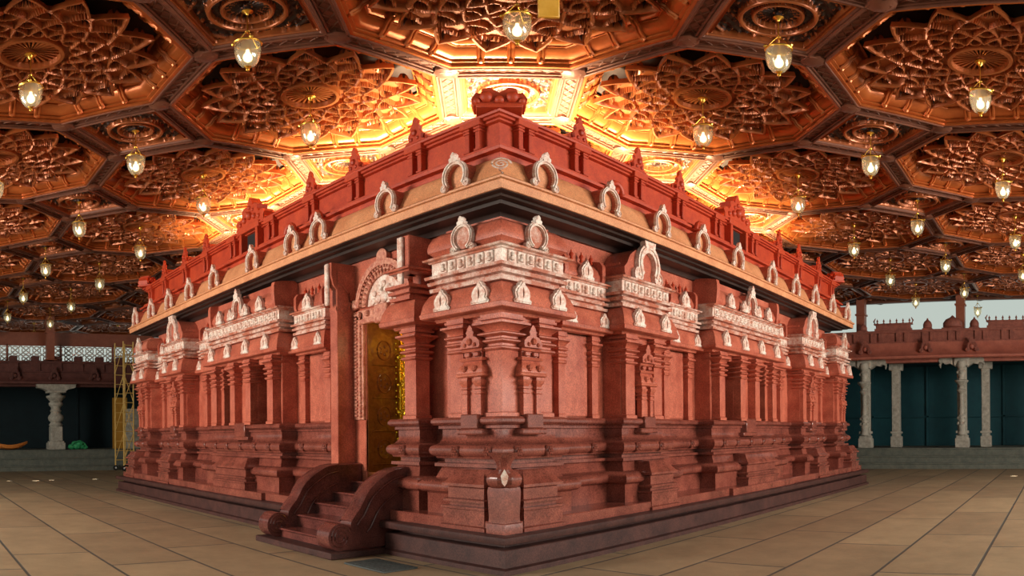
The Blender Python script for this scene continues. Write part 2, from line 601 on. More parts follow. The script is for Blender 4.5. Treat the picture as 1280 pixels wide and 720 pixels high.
wl = MB()
ZT = 4.62
for side in 'rl':
    def bx(u0, u1, v0, v1, z0, z1):
        if side == 'r':
            wl.box(u0, u1, v0, v1, z0, z1)
        else:
            wl.box(v0, v1, u0, u1, z0, z1)
    # recessed wall
    segs = [(1.3, 6.25), (9.25, 14.2)] if side == 'r' else [(1.3, 2.90), (4.00, 6.25), (9.25, 14.2)]
    for a, b in segs:
        bx(a, b, WR, WR + 0.5, 1.7, ZT)
    if side == 'l':
        bx(2.90, 4.00, WR, WR + 0.5, 3.44, ZT)     # over the door
        bx(2.55, 2.90, WR, WR + 0.5, 0.4, 1.7)
        bx(4.00, 4.6, WR, WR + 0.5, 0.4, 1.7)
    # bays
    for a, b in ([(3.25, 4.35), (11.15, 12.25)] if side == 'r' else [(11.15, 12.25)]):
        bx(a, b, WB, WR + 0.2, 1.7, ZT - 0.35)
    # wide bay with two window recesses
    W0, W1 = 6.25, 9.25
    o1, o2 = (6.70, 7.26), (8.24, 8.80)
    for a, b in ((W0, o1[0]), (o1[1], o2[0]), (o2[1], W1)):
        bx(a, b, WB, WR + 0.5, 1.7, ZT - 0.1)
    for a, b in (o1, o2):
        bx(a, b, WB, WR + 0.5, 3.0, ZT - 0.1)
    bx(W0, W1, 1.95, 2.1, 1.7, ZT)
    bx(W0, W0 + 0.1, WR + 0.4, 2.0, 1.7, ZT)
    bx(W1 - 0.1, W1, WR + 0.4, 2.0, 1.7, ZT)
    bx(W0, W1, WR, 2.1, 1.6, 1.72)
wl.box(WB, 1.55, WB, 1.65, 1.7, ZT - 0.2)                     # near corner bay
wl.box(13.95, L - WB, WB, 1.6, 1.7, ZT - 0.2)
wl.box(WB, 1.6, 13.95, L - WB, 1.7, ZT - 0.2)
wl.box(14.2, L - WR, 1.3, L - WR, 0.4, ZT)                    # back walls
wl.box(1.3, L - WR, 14.2, L - WR, 0.4, ZT)
wl.build('wall', M_STONE, shrine, ang=0)

MB().box(1.2, L - 1.2, 1.2, L - 1.2, 5.2, 5.3).build('roof_slab', M_SOFFIT, shrine, ang=0)

# eave
eq = sq(WR)
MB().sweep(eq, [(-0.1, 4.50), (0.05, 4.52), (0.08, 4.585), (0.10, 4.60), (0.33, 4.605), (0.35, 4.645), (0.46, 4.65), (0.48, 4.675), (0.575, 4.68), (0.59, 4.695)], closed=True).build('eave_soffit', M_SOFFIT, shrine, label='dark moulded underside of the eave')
MB().sweep(eq, [(0.585, 4.69), (0.60, 4.695), (0.605, 4.81), (0.61, 4.815), (0.635, 4.825), (0.64, 4.85), (0.62, 4.87), (0.58, 4.885), (0.545, 4.95), (0.51, 5.03), (0.47, 5.11), (0.42, 5.18), (0.36, 5.24), (0.30, 5.28), (0.0, 5.30)], closed=True).build('eave_cornice', M_EAVE, shrine, label='buff sandstone curved eave')
# parapet
MB().sweep(eq, [(0.28, 5.26), (0.30, 5.30), (0.30, 5.345), (0.26, 5.355), (0.26, 5.38), (0.35, 5.39), (0.36, 5.43), (0.33, 5.45), (0.22, 5.46), (0.22, 5.48), (0.26, 5.49), (0.26, 5.52), (0.14, 5.53), (0.14, 5.90),
                (0.20, 5.91), (0.20, 5.94), (0.24, 5.95), (0.24, 5.985), (0.28, 5.99), (0.29, 6.02), (0.26, 6.05), (0.10, 6.06), (-0.16, 6.06), (-0.16, 5.28)], closed=True).build('parapet', M_PARA, shrine)


def at_side(side, u, v):
    """location and turn of a piece centred at u on a facade with its front at depth v"""
    return ((u, v, 0), 0.0) if side == 'r' else ((v, u, 0), -PI / 2)


def stick(name, me, side, u, v, z=0.0, parent=shrine, label=None):
    (x, y, _), r = at_side(side, u, v)
    return put(name, me, parent, (x, y, z), r, label)


# ---- pilasters -----------------------------------------------------------------
def pilaster_meshes(hw, dep, z0=1.83, zc=2.66, zt=3.12, k=1.0):
    """square column; front face at y=0, growing to +y; returns shaft and capital meshes"""
    a = dep / hw
    c = (0, dep, 0)
    sh = MB().sqlathe([(hw * 1.18, z0 - 0.02), (hw * 1.18, z0 + 0.03), (hw, z0 + 0.04), (hw, zc), (hw * 0.9, zc + 0.02)], c, a).mesh('pilaster', M_STONE)
    H = zt - zc

    def q(f):
        return zc + f * H
    pr = [(hw * .95, q(-.03)), (hw * 1.18, q(-.01)), (hw * 1.30, q(.03)), (hw * 1.30, q(.06)), (hw * 1.18, q(.09)), (hw * .96, q(.11)), (hw * .96, q(.17)), (hw * 1.22, q(.19)), (hw * 1.40, q(.23)), (hw * 1.40, q(.26)), (hw * 1.22, q(.30)), (hw * .98, q(.32)), (hw * .98, q(.37)),
          (hw * 1.28, q(.39)), (hw * 1.48, q(.43)), (hw * 1.48, q(.46)), (hw * 1.28, q(.50)), (hw * 1.02, q(.52)), (hw * 1.06, q(.56)), (hw * 1.35, q(.63)), (hw * 1.72, q(.70)), (hw * 1.78, q(.705)), (hw * 1.78, q(.765)), (hw * 1.2, q(.775)), (hw * 1.15, q(.84)), (hw * 1.42, q(.85)), (hw * 1.45, q(.92)), (hw * 1.3, q(.93)), (hw * 1.3, q(1.0))]
    return sh, MB().sqlathe(pr, c, a).mesh('capital', M_STONE)


PM_BIG = pilaster_meshes(0.125, 0.125)
PM_COL = pilaster_meshes(0.115, 0.115)
PM_SM = pilaster_meshes(0.075, 0.075, zc=2.60, zt=3.06)
PM_COR = pilaster_meshes(0.15, 0.15)


def pilaster(side, u, v, pm):
    o = stick('pilaster', pm[0], side, u, v)
    put('capital', pm[1], o)
    return o


# corner pilasters stand on the diagonal corner of the bay
for (x, y) in ((WB - 0.06, WB - 0.06), (L - WB - 0.24, WB - 0.06), (WB - 0.06, L - WB - 0.24)):
    o = put('pilaster', PM_COR[0], shrine, (x + 0.15, y, 0))
    put('capital', PM_COR[1], o)
V = WB - 0.09
for side in 'rl':
    us = [1.36, 14.14]
    us += [3.39, 4.21, 11.29, 12.11] if side == 'r' else [11.29, 12.11]
    for u in us:
        pilaster(side, u, V, PM_BIG)
    for u in (6.44, 7.38, 8.12, 9.06):
        pilaster(side, u, WB - 0.17, PM_COL)
    for u in (6.63, 8.87):
        pilaster(side, u, WB - 0.05, PM_SM)
    rec = [5.02, 5.88, 9.62, 10.48, 12.80, 13.55]
    rec = [2.10, 2.90] + rec if side == 'r' else rec
    for u in rec:
        pilaster(side, u, WR - 0.10, PM_SM)
pilaster('l', 2.34, V, PM_BIG)


# ---- horseshoe arches ------------------------------------------------------------
def horseshoe(r, t, hz, depth, crest=True, vol=True, a0=42, ky=1.1):
    """front at y=0; opening circle of radius r centred at z=hz"""
    m = MB()
    n = 22
    out = arc(0, hz, r + t, -a0, 180 + a0, n, (r + t) * ky)
    inn = arc(0, hz, r, 180 + a0, -a0, n, r * ky)
    m.prism(out + inn, -depth, 0.0)
    m.prism(arc(0, hz, r + t * 0.72, 2 - a0, 178 + a0, n, (r + t * .72) * ky) + arc(0, hz, r + t * .4, 178 + a0, 2 - a0, n, (r + t * .4) * ky), -depth - 0.018, -depth + 0.01)
    if vol:
        for sx in (-1, 1):
            x = sx * (r + t) * 0.92
            z = hz - (r + t) * math.sin(math.radians(a0)) * .9
            m.lathe([(t * .95, 0), (t * .95, depth * .9), (t * .6, depth * 1.15), (t * .55, depth * .9), (t * .25, depth * .9), (t * .2, depth * 1.2), (0.001, depth * 1.2)], 14)
            k = len(m.v) - 7 * 14
            m.v[k:] = [(p[0] + x, -p[2], p[1] + z) for p in m.v[k:]]
    if crest:
        zt = hz + (r + t) * ky
        m.prism([(-t * 1.1, zt - t * .5), (t * 1.1, zt - t * .5), (t * 1.25, zt + t * .35), (t * .6, zt + t * .7), (t * .7, zt + t * 1.2), (0, zt + t * 1.9), (-t * .7, zt + t * 1.2), (-t * .6, zt + t * .7), (-t * 1.25, zt + t * .35)], -depth - 0.02, 0.0)
    return m


KR, KT = 0.165, 0.060
me_arch = horseshoe(KR, KT, 0.155, 0.05, ky=1.02).mesh('horseshoe_arch', M_PALE)
me_arch_body = MB().prism(arc(0, 0.155, KR + KT * .7, -44, 224, 22, (KR + KT * .7) * 1.02) + arc(0, .155, KR, 224, -44, 22, KR * 1.02), -0.01, 0.22).mesh('arch_body', M_STONE)
_hb = MB().prism(arc(0, 0.155, KR + .01, -60, 240, 20, (KR + .01) * 1.02), 0.06, 0.10)
me_arch_back = _hb.mesh('arch_back', M_EAVE)
for side in 'rl':
    us = [1.11, 2.55, 4.0, 5.4, 6.88, 8.62, 10.1, 11.5, 12.95, 14.39] if side == 'r' else [1.11, 2.58, 4.42, 5.30, 6.85, 8.70, 10.15, 11.55, 12.95, 14.39]
    for u in us:
        o = stick('horseshoe_arch', me_arch, side, u, WR - 0.63, 4.875)
        put('arch_body', me_arch_body, o)
        put('arch_back', me_arch_back, o)


# leaf shaped ornament with a drop hollow
def leaf(h, wd, d):
    m = MB()
    o = []
    pts = [(-.50, 0), (-.52, .10), (-.40, .22), (-.46, .34), (-.44, .52), (-.30, .70), (-.16, .78), (-.14, .86), (-.07, .92), (0, 1.0)]
    o = [(x * wd, z * h) for x, z in pts] + [(-x * wd, z * h) for x, z in reversed(pts[:-1])]
    hole = [(x * wd, z * h) for x, z in [(0, .62), (-.13, .50), (-.15, .38), (-.07, .26), (-.05, .12), (.05, .12), (.07, .26), (.15, .38), (.13, .50)]]
    m.prism(o, -d, 0.02, [hole])
    rim = [(x * wd * .78, z * h * .86 + .015) for x, z in pts] + [(-x * wd * .78, z * h * .86 + .015) for x, z in reversed(pts[:-1])]
    hole2 = [(x * wd * .24 / .15, .38 * h + (z - .38 * h) * 1.35) for x, z in [(p[0] / wd * wd, p[1]) for p in hole]]
    m.prism(rim, -d - 0.014, -d + .005, [[(x * .62, z) for x, z in hole2]])
    m.box(-wd * .16, wd * .16, -d * .3, .02, .08 * h, .62 * h)
    for sx in (-1, 1):
        m.ball((sx * wd * .42, -d, .10 * h), .075 * h, 8)
        m.ball((sx * wd * .36, -d, .42 * h), .05 * h, 8)
    m.ball((0, -d, .90 * h), .055 * h, 8)
    return m


me_leaf = leaf(0.30, 0.31, 0.05).mesh('leaf_ornament', M_PALE)
me_leaf_s = leaf(0.24, 0.25, 0.04).mesh('leaf_ornament', M_PALE)

# ---- bay entablatures -------------------------------------------------------------
KAP = [(0.0, 3.10), (0.10, 3.11), (0.12, 3.15), (0.24, 3.155), (0.26, 3.17), (0.27, 3.225), (0.255, 3.235), (0.245, 3.29), (0.235, 3.35), (0.205, 3.42), (0.165, 3.49), (0.10, 3.53), (0.0, 3.54)]
TIER = [(0.0, 3.53), (0.16, 3.535), (0.17, 3.585), (0.10, 3.595), (0.10, 3.625), (0.18, 3.63), (0.19, 3.675), (0.12, 3.685), (0.12, 3.71), (0.21, 3.715), (0.22, 3.755), (0.15, 3.765), (0.0, 3.77)]
BAND = [(0.0, 3.76), (0.14, 3.76), (0.14, 3.95), (0.0, 3.96)]
LIP = [(0.0, 3.945), (0.17, 3.945), (0.18, 3.965), (0.23, 3.975), (0.24, 4.0), (0.20, 4.02), (0.0, 4.03)]
ROOF = [(0.0, 4.02), (0.11, 4.025), (0.14, 4.07), (0.18, 4.10), (0.185, 4.16), (0.17, 4.23), (0.13, 4.31), (0.06, 4.37), (0.0, 4.39)]


def scaled(p, dk=1.0, z0=0.0, z1=0.0, o0=3.10, o1=4.39):
    if not z1:
        return [(d * dk, z) for d, z in p]
    return [(d * dk, z0 + (z - o0) / (o1 - o0) * (z1 - z0)) for d, z in p]


def entab(path, roof=True, dk=1.0, z0=0, z1=0, name='bay_cornice'):
    k = MB().sweep(path, scaled(KAP, dk, z0, z1)).build(name, M_STONE, shrine)
    t = MB().sweep(path, scaled(TIER, dk, z0, z1)).sweep(path, scaled(LIP, dk, z0, z1))
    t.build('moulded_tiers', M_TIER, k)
    MB().sweep(path, scaled(BAND, dk, z0, z1)).build('carved_band', M_PALE, k)
    if roof:
        MB().sweep(path, scaled(ROOF, dk, z0, z1)).build('bay_roof', M_STONE, k)
    return k


def bay_path(side, a, b, v0=WR, v1=WB):
    if side == 'r':
        return [(a, v0), (a, v1), (b, v1), (b, v0)]
    return [(v0, b), (v1, b), (v1, a), (v0, a)]


def deco(name, me, side, u, v, z, par):
    return stick(name, me, side, u, v, z, par)


# block bands behind the carved strip: little figure blocks
def band_blocks(side, a, b, v, par, z0=3.775, z1=3.94, step=0.17):
    m = MB()
    n = max(2, int((b - a) / step))
    for i in range(n):
        u0 = -((b - a) / 2) + (b - a) * (i + .14) / n
        u1 = -((b - a) / 2) + (b - a) * (i + .86) / n
        m.box(u0, u1, -0.025, 0.02, z0, z1, 0.012)
        c = (u0 + u1) / 2
        m.ball((c, -.03, (z0 + z1) / 2 + .02), .035, 8)
        m.ball((c, -.03, (z0 + z1) / 2 - .035), .045, 8, 1.2, .8, .7)
    me = m.mesh('band_figures', M_PALE)
    return stick('band_figures', me, side, (a + b) / 2, v, 0, par)


me_barrel_n = None
for side in 'rl':
    # wide bay: barrel roof with raised gable ends, a central horseshoe and two figures
    a, b = 6.25, 9.25
    k = entab(bay_path(side, a, b), roof=False)
    band_blocks(side, a - .1, b + .1, WB - 0.14, k)
    for i in range(4):
        deco('leaf_ornament', me_leaf, side, a + 0.22 + i * (b - a - 0.44) / 3, WB - 0.225, 3.235, k)
    prof = [(.40, 4.02), (-.10, 4.02), (-.13, 4.07), (-.15, 4.11), (-.15, 4.17), (-.10, 4.29), (-.02, 4.38), (.10, 4.45), (.40, 4.47)]
    m = MB().prism(prof, -1.45, 1.45, plane='yz')
    rf = stick('barrel_roof', m.mesh('barrel_roof', M_STONE), side, 7.75, WB, 0, k)
    ge = [(.36, 4.0), (-.15, 4.0), (-.18, 4.06), (-.19, 4.16), (-.20, 4.30), (-.20, 4.42), (-.18, 4.50), (-.02, 4.53), (.20, 4.55), (.36, 4.55)]
    for sx in (-1, 1):
        g = MB().prism(ge, sx * 1.50 - .06, sx * 1.50 + .06, plane='yz')
        stick('gable_end', g.mesh('gable_end', M_STONE), side, 7.75, WB, 0, k)
    big = horseshoe(.135, .085, 4.24, .07)
    stick('horseshoe_arch', big.mesh('horseshoe_arch', M_PALE), side, 7.75, WB - .17, 0, k)
    stick('arch_back', MB().prism([(-.19, 4.02), (.19, 4.02), (.21, 4.30), (.15, 4.42), (0, 4.48), (-.15, 4.42), (-.21, 4.30)], -.12, .32).mesh('arch_back', M_STONE), side, 7.75, WB - .04, 0, k)
    for s_ in (-1, 1):
        deco('leaf_ornament', me_leaf, side, 7.75 + s_ * .95, WB - .17, 4.03, k)
        deco('leaf_ornament', me_leaf_s, side, 7.75 + s_ * .36, WB - .19, 4.03, k)
    # pedestal below the middle pair of columns
    m = MB().box(-.24, .24, -.19, .1, 1.56, 1.85, .015).box(-.34, .34, -.17, .1, 1.50, 1.57, .01)
    stick('pedestal', m.mesh('pedestal', M_BASE), side, 7.75, WB, 0)
    # narrow bays: barrel seen end-on
    for a, b in ([(3.25, 4.35), (11.15, 12.25)] if side == 'r' else [(11.15, 12.25)]):
        k = entab(bay_path(side, a, b), roof=False)
        c = (a + b) / 2
        band_blocks(side, a - .1, b + .1, WB - .14, k)
        o = [(-.56, 4.02), (.56, 4.02), (.60, 4.10), (.60, 4.18), (.52, 4.26), (.44, 4.40), (.30, 4.50), (0, 4.56), (-.30, 4.50), (-.44, 4.40), (-.52, 4.26), (-.60, 4.18), (-.60, 4.10)]
        stick('barrel_roof', MB().prism(o, -.13, .36).mesh('barrel_roof', M_STONE), side, c, WB, 0, k)
        bigh = horseshoe(.19, .13, 4.29, .08)
        stick('horseshoe_arch', bigh.mesh('horseshoe_arch', M_PALE), side, c, WB - .13, 0, k)
        for s_ in (-1, 1):
            deco('leaf_ornament', me_leaf, side, c + s_ * .40, WB - .225, 3.235, k)
    # corner bays: domed roof with two round shields each face
for (path, cs) in (([(WR, 1.65), (WB, 1.65), (WB, WB), (1.55, WB), (1.55, WR)], (('r', 1.08), ('l', 1.10))),
                   ([(13.95, WR), (13.95, WB), (L - WB, WB), (L - WB, 1.6), (L - WR, 1.6)], (('r', 14.42),)),
                   ([(1.6, L - WR), (1.6, L - WB), (WB, L - WB), (WB, 13.95), (WR, 13.95)], (('l', 14.42),))):
    k = entab(path)
    for side, c in cs:
        band_blocks(side, c - .52, c + .52, WB - .14, k)
        for s_ in (-1, 1):
            deco('leaf_ornament', me_leaf, side, c + s_ * .36, WB - .225, 3.235, k)
        sh = horseshoe(.145, .05, 4.185, .06, a0=60, ky=1.0)
        stick('round_shield', sh.mesh('round_shield', M_PALE), side, c - .02 if side == 'r' else c, WB - .18, 0, k)
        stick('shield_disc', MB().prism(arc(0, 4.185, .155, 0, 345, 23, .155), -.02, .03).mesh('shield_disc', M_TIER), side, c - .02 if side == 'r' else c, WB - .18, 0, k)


# ---- framed niches on the recessed wall ------------------------------------------
def niche(side, c, hw=0.50):
    a, b = c - hw, c + hw
    path = bay_path(side, a + .06, b - .06, WR + .02, WR - .12)
    k = entab(path, roof=False, dk=.7, z0=3.06, z1=4.22, name='niche_cornice')
    stick('niche_panel', MB().box(-.30, .30, -.03, .05, 1.84, 3.06, .01).mesh('niche_panel', M_STONE), side, c, WR, 0, k)
    prof = [(.1, 3.87), (-.19, 3.87), (-.21, 3.92), (-.21, 3.98), (-.17, 4.08), (-.10, 4.16), (0, 4.19), (.1, 4.19)]
    stick('barrel_roof', MB().prism(prof, -hw + .04, hw - .04, plane='yz').mesh('barrel_roof', M_STONE), side, c, WR, 0, k)
    band_blocks(side, a + .02, b - .02, WR - .215, k, 3.655, 3.795)
    for s_ in (-1, 1):
        g = MB().prism([(.1, 3.85), (-.22, 3.85), (-.25, 3.95), (-.25, 4.15), (-.20, 4.22), (-.02, 4.26), (.1, 4.26)], s_ * (hw - .05) - .04, s_ * (hw - .05) + .04, plane='yz')
        stick('gable_end', g.mesh('gable_end', M_STONE), side, c, WR, 0, k)
        deco('leaf_ornament', me_leaf_s, side, c + s_ * (hw - .10), WR - .26, 3.17, k)
    deco('leaf_ornament', me_leaf, side, c, WR - .23, 3.87, k)
    for i in range(4):
        f = MB().lathe([(.015, 0), (.03, .02), (.018, .05), (.036, .085), (.03, .11), (.012, .13), (.012, .15), (.002, .17)], 10)
        stick('roof_finial', f.mesh('roof_finial', M_PARA), side, c - hw + .14 + i * (2 * hw - .28) / 3, WR - .07, 4.18, k)


for c in (2.5, 5.45, 10.05, 13.17):
    niche('r', c, .50 if c < 13 else .44)
for c in (5.45, 10.05, 13.17):
    niche('l', c, .50 if c < 13 else .44)


# ---- miniature shrines carved between the pilasters --------------------------------
def mini_shrine():
    m = MB()
    for sx in (-1, 1):
        m.sqlathe([(.045, 1.83), (.045, 2.10), (.06, 2.11), (.06, 2.135), (.045, 2.14), (.045, 2.16), (.065, 2.17), (.065, 2.195), (.045, 2.20), (.075, 2.25), (.08, 2.28), (.06, 2.285), (.06, 2.32)], (sx * .125, .0, 0))
    m.box(-.08, .08, .0, .1, 1.83, 2.32)
    return m


def mini_tower():
    U = [(-.17, .10), (-.17, -.02), (.17, -.02), (.17, .10)]
    m = MB().sweep(U, [(-.1, 2.31), (.05, 2.32), (.07, 2.335), (.075, 2.36), (.06, 2.375), (.06, 2.41), (.035, 2.47), (.01, 2.49), (.0, 2.53), (.03, 2.535), (.04, 2.555), (.03, 2.575), (-.02, 2.58), (-.02, 2.65), (.01, 2.655), (.02, 2.68), (0, 2.70), (-.02, 2.715), (-.1, 2.72)])
    m.prism([(-.16, 2.70), (.16, 2.70), (.175, 2.735), (.165, 2.79), (.11, 2.835), (.065, 2.85), (.06, 2.88), (.075, 2.90), (.05, 2.925), (.045, 2.95), (.03, 2.97), (0, 3.0), (-.03, 2.97), (-.045, 2.95), (-.05, 2.925), (-.075, 2.90), (-.06, 2.88), (-.065, 2.85), (-.11, 2.835), (-.165, 2.79), (-.175, 2.735)], -.07, .1)
    m.ball((0, -.07, 2.78), .05, 8)
    for sx in (-1, 1):
        m.ball((sx * .09, -.08, 2.43), .045, 8)
        m.ball((sx * .09, -.07, 2.74), .03, 8)
        m.box(sx * .08 - .05, sx * .08 + .05, -.05, 0, 2.59, 2.645, .008)
    return m


ms1 = mini_shrine().mesh('miniature_shrine', M_STONE)
ms2 = mini_tower().mesh('miniature_tower', M_STONE)
for side, us in (('r', (1.03, 3.80, 11.70, 14.47)), ('l', (1.03, 11.70, 14.47))):
    for u in us:
        o = stick('miniature_shrine', ms1, side, u, WB - .10)
        put('miniature_tower', ms2, o)
        stick('pedestal', MB().box(-.16, .16, -.20, .05, 1.66, 1.845, .012).box(-.25, .25, -.19, .05, 1.58, 1.66, .02).mesh('pedestal', M_BASE), side, u, WB, 0)


# ---- stepped blocks at the foot of each bay -----------------------------------------
def base_block(hw):
    """front of the lowest step at y=0"""
    U = [(-hw, .5), (-hw, 0), (hw, 0), (hw, .5)]
    pr = [(-.4, .395), (0, .395), (0, .445), (-.03, .46), (-.03, .65), (-.008, .66), (-.008, .69), (-.09, .695), (-.09, .74), (-.03, .745), (-.03, .775), (-.075, .79), (-.075, .92), (-.085, .93), (-.02, .94), (-.02, .975), (-.05, .995), (-.115, 1.08), (-.125, 1.12), (-.16, 1.15), (-.4, 1.16)]
    return MB().sweep(U, pr)


for side, lst in (('r', ((.88, .40), (3.80, .42), (7.75, .80), (11.70, .42), (14.62, .40))), ('l', ((.88, .40), (7.75, .80), (11.70, .42), (14.62, .40)))):
    for u, hw in lst:
        stick('stepped_block', base_block(hw).mesh('stepped_block', M_BASE), side, u, .14)

# urn pilaster on the near corner
ur = MB()
ur.sqlathe([(.155, .395), (.155, .515), (.15, .525), (.135, .53), (.13, .60), (.142, .90), (.135, .955)], (.275, .275, 0))
ur.lathe([(.16, .95), (.20, .975), (.225, 1.02), (.23, 1.06), (.215, 1.10), (.17, 1.14), (.10, 1.17), (.085, 1.20), (.11, 1.26), (.19, 1.35), (.20, 1.37)], 8, (.275, .275, 0), PI / 8)
ur.build('corner_urn_pilaster', M_BASE, shrine)
MB().prism([(0, .16), (-.045, .08), (-.03, 0), (0, -.04), (.03, 0), (.045, .08)], -.02, .02).xf(lambda x, y, z: (.275 - .165 + (x + y) * .7, .275 - .165 + (y - x) * .7, 1.02 + z)).build('urn_leaf', M_PALE, shrine)

# flower bosses on the lotus frieze
fb = MB()
fb.box(-.065, .065, -.03, .03, -.07, .07, .02)
for k in range(6):
    a = k * PI / 3
    fb.ball((.035 * math.cos(a), -.03, .04 * math.sin(a)), .022, 8)
fb.ball((0, -.035, 0), .02, 8)
me_boss = fb.mesh('flower_boss', M_BASE)
for side in 'rl':
    us = [(.70, WB), (1.30, WB), (1.85, WR), (2.5, WR)] if side == 'l' else [(.70, WB), (1.30, WB), (2.0, WR), (2.75, WR), (3.45, WB), (4.15, WB)]
    if side == 'l':
        us = us[:3] + [(2.42, WB)]
    us += [(5.0, WR), (5.8, WR), (6.5, WB), (7.1, WB), (7.75, WB), (8.4, WB), (9.0, WB), (9.7, WR), (10.4, WR), (11.35, WB), (12.05, WB), (12.7, WR), (13.5, WR), (14.2, WB), (14.75, WB)]
    for u, v in us:
        stick('flower_boss', me_boss, side, u, v - .185, 1.37)

# ---- parapet details -------------------------------------------------------------
pp = MB()
for du in (-.10, .10):
    pp.box(du - .045, du + .045, -.10, .05, 5.47, 5.92, .008)
    for z in (5.50, 5.55, 5.84, 5.89):
        pp.box(du - .06, du + .06, -.115, .05, z - .017, z + .017, .004)
pp.box(-.20, .20, -.15, .1, 5.90, 6.0, .01)
me_pp = pp.mesh('parapet_pilaster', M_PARA)
fn = MB().prism([(-.24, 0), (.24, 0), (.22, .05), (.14, .08), (.15, .16), (.10, .24), (.11, .30), (.05, .36), (.045, .42), (0, .48), (-.045, .42), (-.05, .36), (-.11, .30), (-.10, .24), (-.15, .16), (-.14, .08), (-.22, .05)], -.03, .03)
fn.ball((0, -.03, .20), .06, 8)
for sx in (-1, 1):
    fn.ball((sx * .07, -.03, .1), .035, 8)
fn.prism([(-.20, 0), (.20, 0), (.20, .12), (.12, .20), (-.12, .20), (-.20, .12)], .03, .55)
me_fn = fn.mesh('parapet_finial', M_PARA)
for side in 'rl':
    for u in (2.42, 3.98, 5.36, 10.14, 11.52, 13.08):
        stick('parapet_pilaster', me_pp, side, u, .81)
        stick('parapet_finial', me_fn, side, u, .74, 6.03)
    for u in (1.22, 6.86, 8.64, 14.28):
        stick('parapet_pilaster', me_pp, side, u, .81)
    # central gate of the parapet with its crest
    stick('opening_shade_panel', MB().box(-.30, .30, -.01, .05, 5.50, 5.91).mesh('opening_shade_panel', M_BLACK), side, 7.75, .81, label='dark opening in the parapet')  # flat black panel paints the shade inside the opening
    g = MB()
    g.box(-.42, -.32, -.14, .05, 5.40, 5.95, .01).box(.32, .42, -.14, .05, 5.40, 5.95, .01).box(-.50, .50, -.16, .1, 5.93, 6.06, .012)
    g.prism([(-.62, 6.05), (.62, 6.05), (.60, 6.14), (.66, 6.22), (.56, 6.30), (.40, 6.28), (.34, 6.36), (.36, 6.46), (.22, 6.52), (.12, 6.50), (.10, 6.60), (0, 6.70), (-.10, 6.60), (-.12, 6.50), (-.22, 6.52), (-.36, 6.46), (-.34, 6.36), (-.40, 6.28), (-.56, 6.30), (-.66, 6.22), (-.60, 6.14)], -.10, .14)
    for (x, z, r) in ((0, 6.28, .10), (-.22, 6.22, .07), (.22, 6.22, .07), (-.42, 6.17, .055), (.42, 6.17, .055), (0, 6.46, .05), (-.15, 6.38, .04), (.15, 6.38, .04)):
        g.ball((x, -.10, z), r, 10)
    stick('parapet_crest', g.mesh('parapet_crest', M_PARA), side, 7.75, .80)
    # small crouching makara scrolls on the cornice
    for u in (3.05 if side == 'r' else 4.85, 5.75, 12.3):
        t_ = MB()
        t_.tube([(.16 * math.cos(q) , -.05, .16 * math.sin(q)) for q in [PI * k / 12 for k in range(13)]], .045, 8)
        t_.ball((0, -.03, .03), .075, 10)
        stick('cornice_scroll', t_.mesh('cornice_scroll', M_PARA), side, u, .58, 5.36)
for (x, y, rz) in ((.80, .80, PI / 4 * -1), (L - .8, .8, PI / 4), (.8, L - .8, -PI * .75)):
    g = MB()
    g.box(-.30, .30, -.2, .2, 6.04, 6.10, .01)
    g.prism([(-.33, 6.08), (.33, 6.08), (.36, 6.20), (.30, 6.30), (.24, 6.28), (.22, 6.36), (.12, 6.38), (.07, 6.34), (0, 6.30), (-.07, 6.34), (-.12, 6.38), (-.22, 6.36), (-.24, 6.28), (-.30, 6.30), (-.36, 6.20)], -.14, .14)
    for (xx, z, r) in ((-.17, 6.22, .09), (.17, 6.22, .09), (0, 6.18, .07), (-.29, 6.16, .05), (.29, 6.16, .05)):
        g.ball((xx, -.14, z), r, 10)
        g.ball((xx, .14, z), r, 10)
    g.build('corner_crest', M_PARA, shrine, (x, y, 0), rz)

# cornice swirl carved at the near corner
sw = MB()
sp = [(.11 * (1 - k / 44) * math.cos(k * .38), .11 * (1 - k / 44) * math.sin(k * .38)) for k in range(40)]
sw.tube([(x, 0, z) for x, z in sp], .012, 6)
sw.tube([(.0, 0, -.22), (.02, 0, -.16), (-.02, 0, -.11), (.03, 0, -.09)], .012, 6)
sw.xf(lambda x, y, z: (x * 1.2, y + z * .55, z))
sw.build('corner_swirl', M_PALE, shrine, (.435, .435, 5.06), -PI / 4)

# ---- the door portal ---------------------------------------------------------------
wing = MB().box(WB - .04, WR + .1, 4.30, 4.52, .40, 4.36, .01)
wing.prism([(WB - .04, 3.62), (WB - .06, 3.70), (WB - .02, 3.80), (WB + .02, 3.95), (WB - .10, 4.10), (WB - .14, 4.25), (WB - .14, 4.48), (WR, 4.48), (WR, 3.62)], 4.31, 4.51)
wing.tube([(WB + .02, 4.30, 3.70), (WB + .09, 4.29, 3.64), (WB + .17, 4.29, 3.68), (WB + .22, 4.29, 3.82), (WB + .18, 4.29, 3.98), (WB + .07, 4.29, 4.10), (WB - .02, 4.30, 4.14)], .02, 6)
wing.build('portal_wing', M_STONE, shrine)
MB().box(WB - .19, WB - .13, 4.36, 4.47, 3.75, 4.47, .02).build('wing_edge', M_PALE, shrine)
wr = MB().box(WB + .17, WR + .1, 2.40, 2.58, 1.8, 4.40)
wr.build('portal_wing', M_STONE, shrine)
k = MB().sweep([(WR, 2.58), (WB, 2.58), (WB, 2.30), (WR, 2.30)], KAP).build('portal_cornice', M_STONE, shrine)
MB().sweep([(WR, 2.54), (WB, 2.54), (WB, 2.42), (WR, 2.42)], TIER).sweep([(WR, 2.54), (WB, 2.54), (WB, 2.42), (WR, 2.42)], LIP).build('moulded_tiers', M_STONE, k)
MB().box(WB - .10, WR, 2.34, 2.56, 3.99, 4.52, .012).build('portal_post', M_STONE, k)
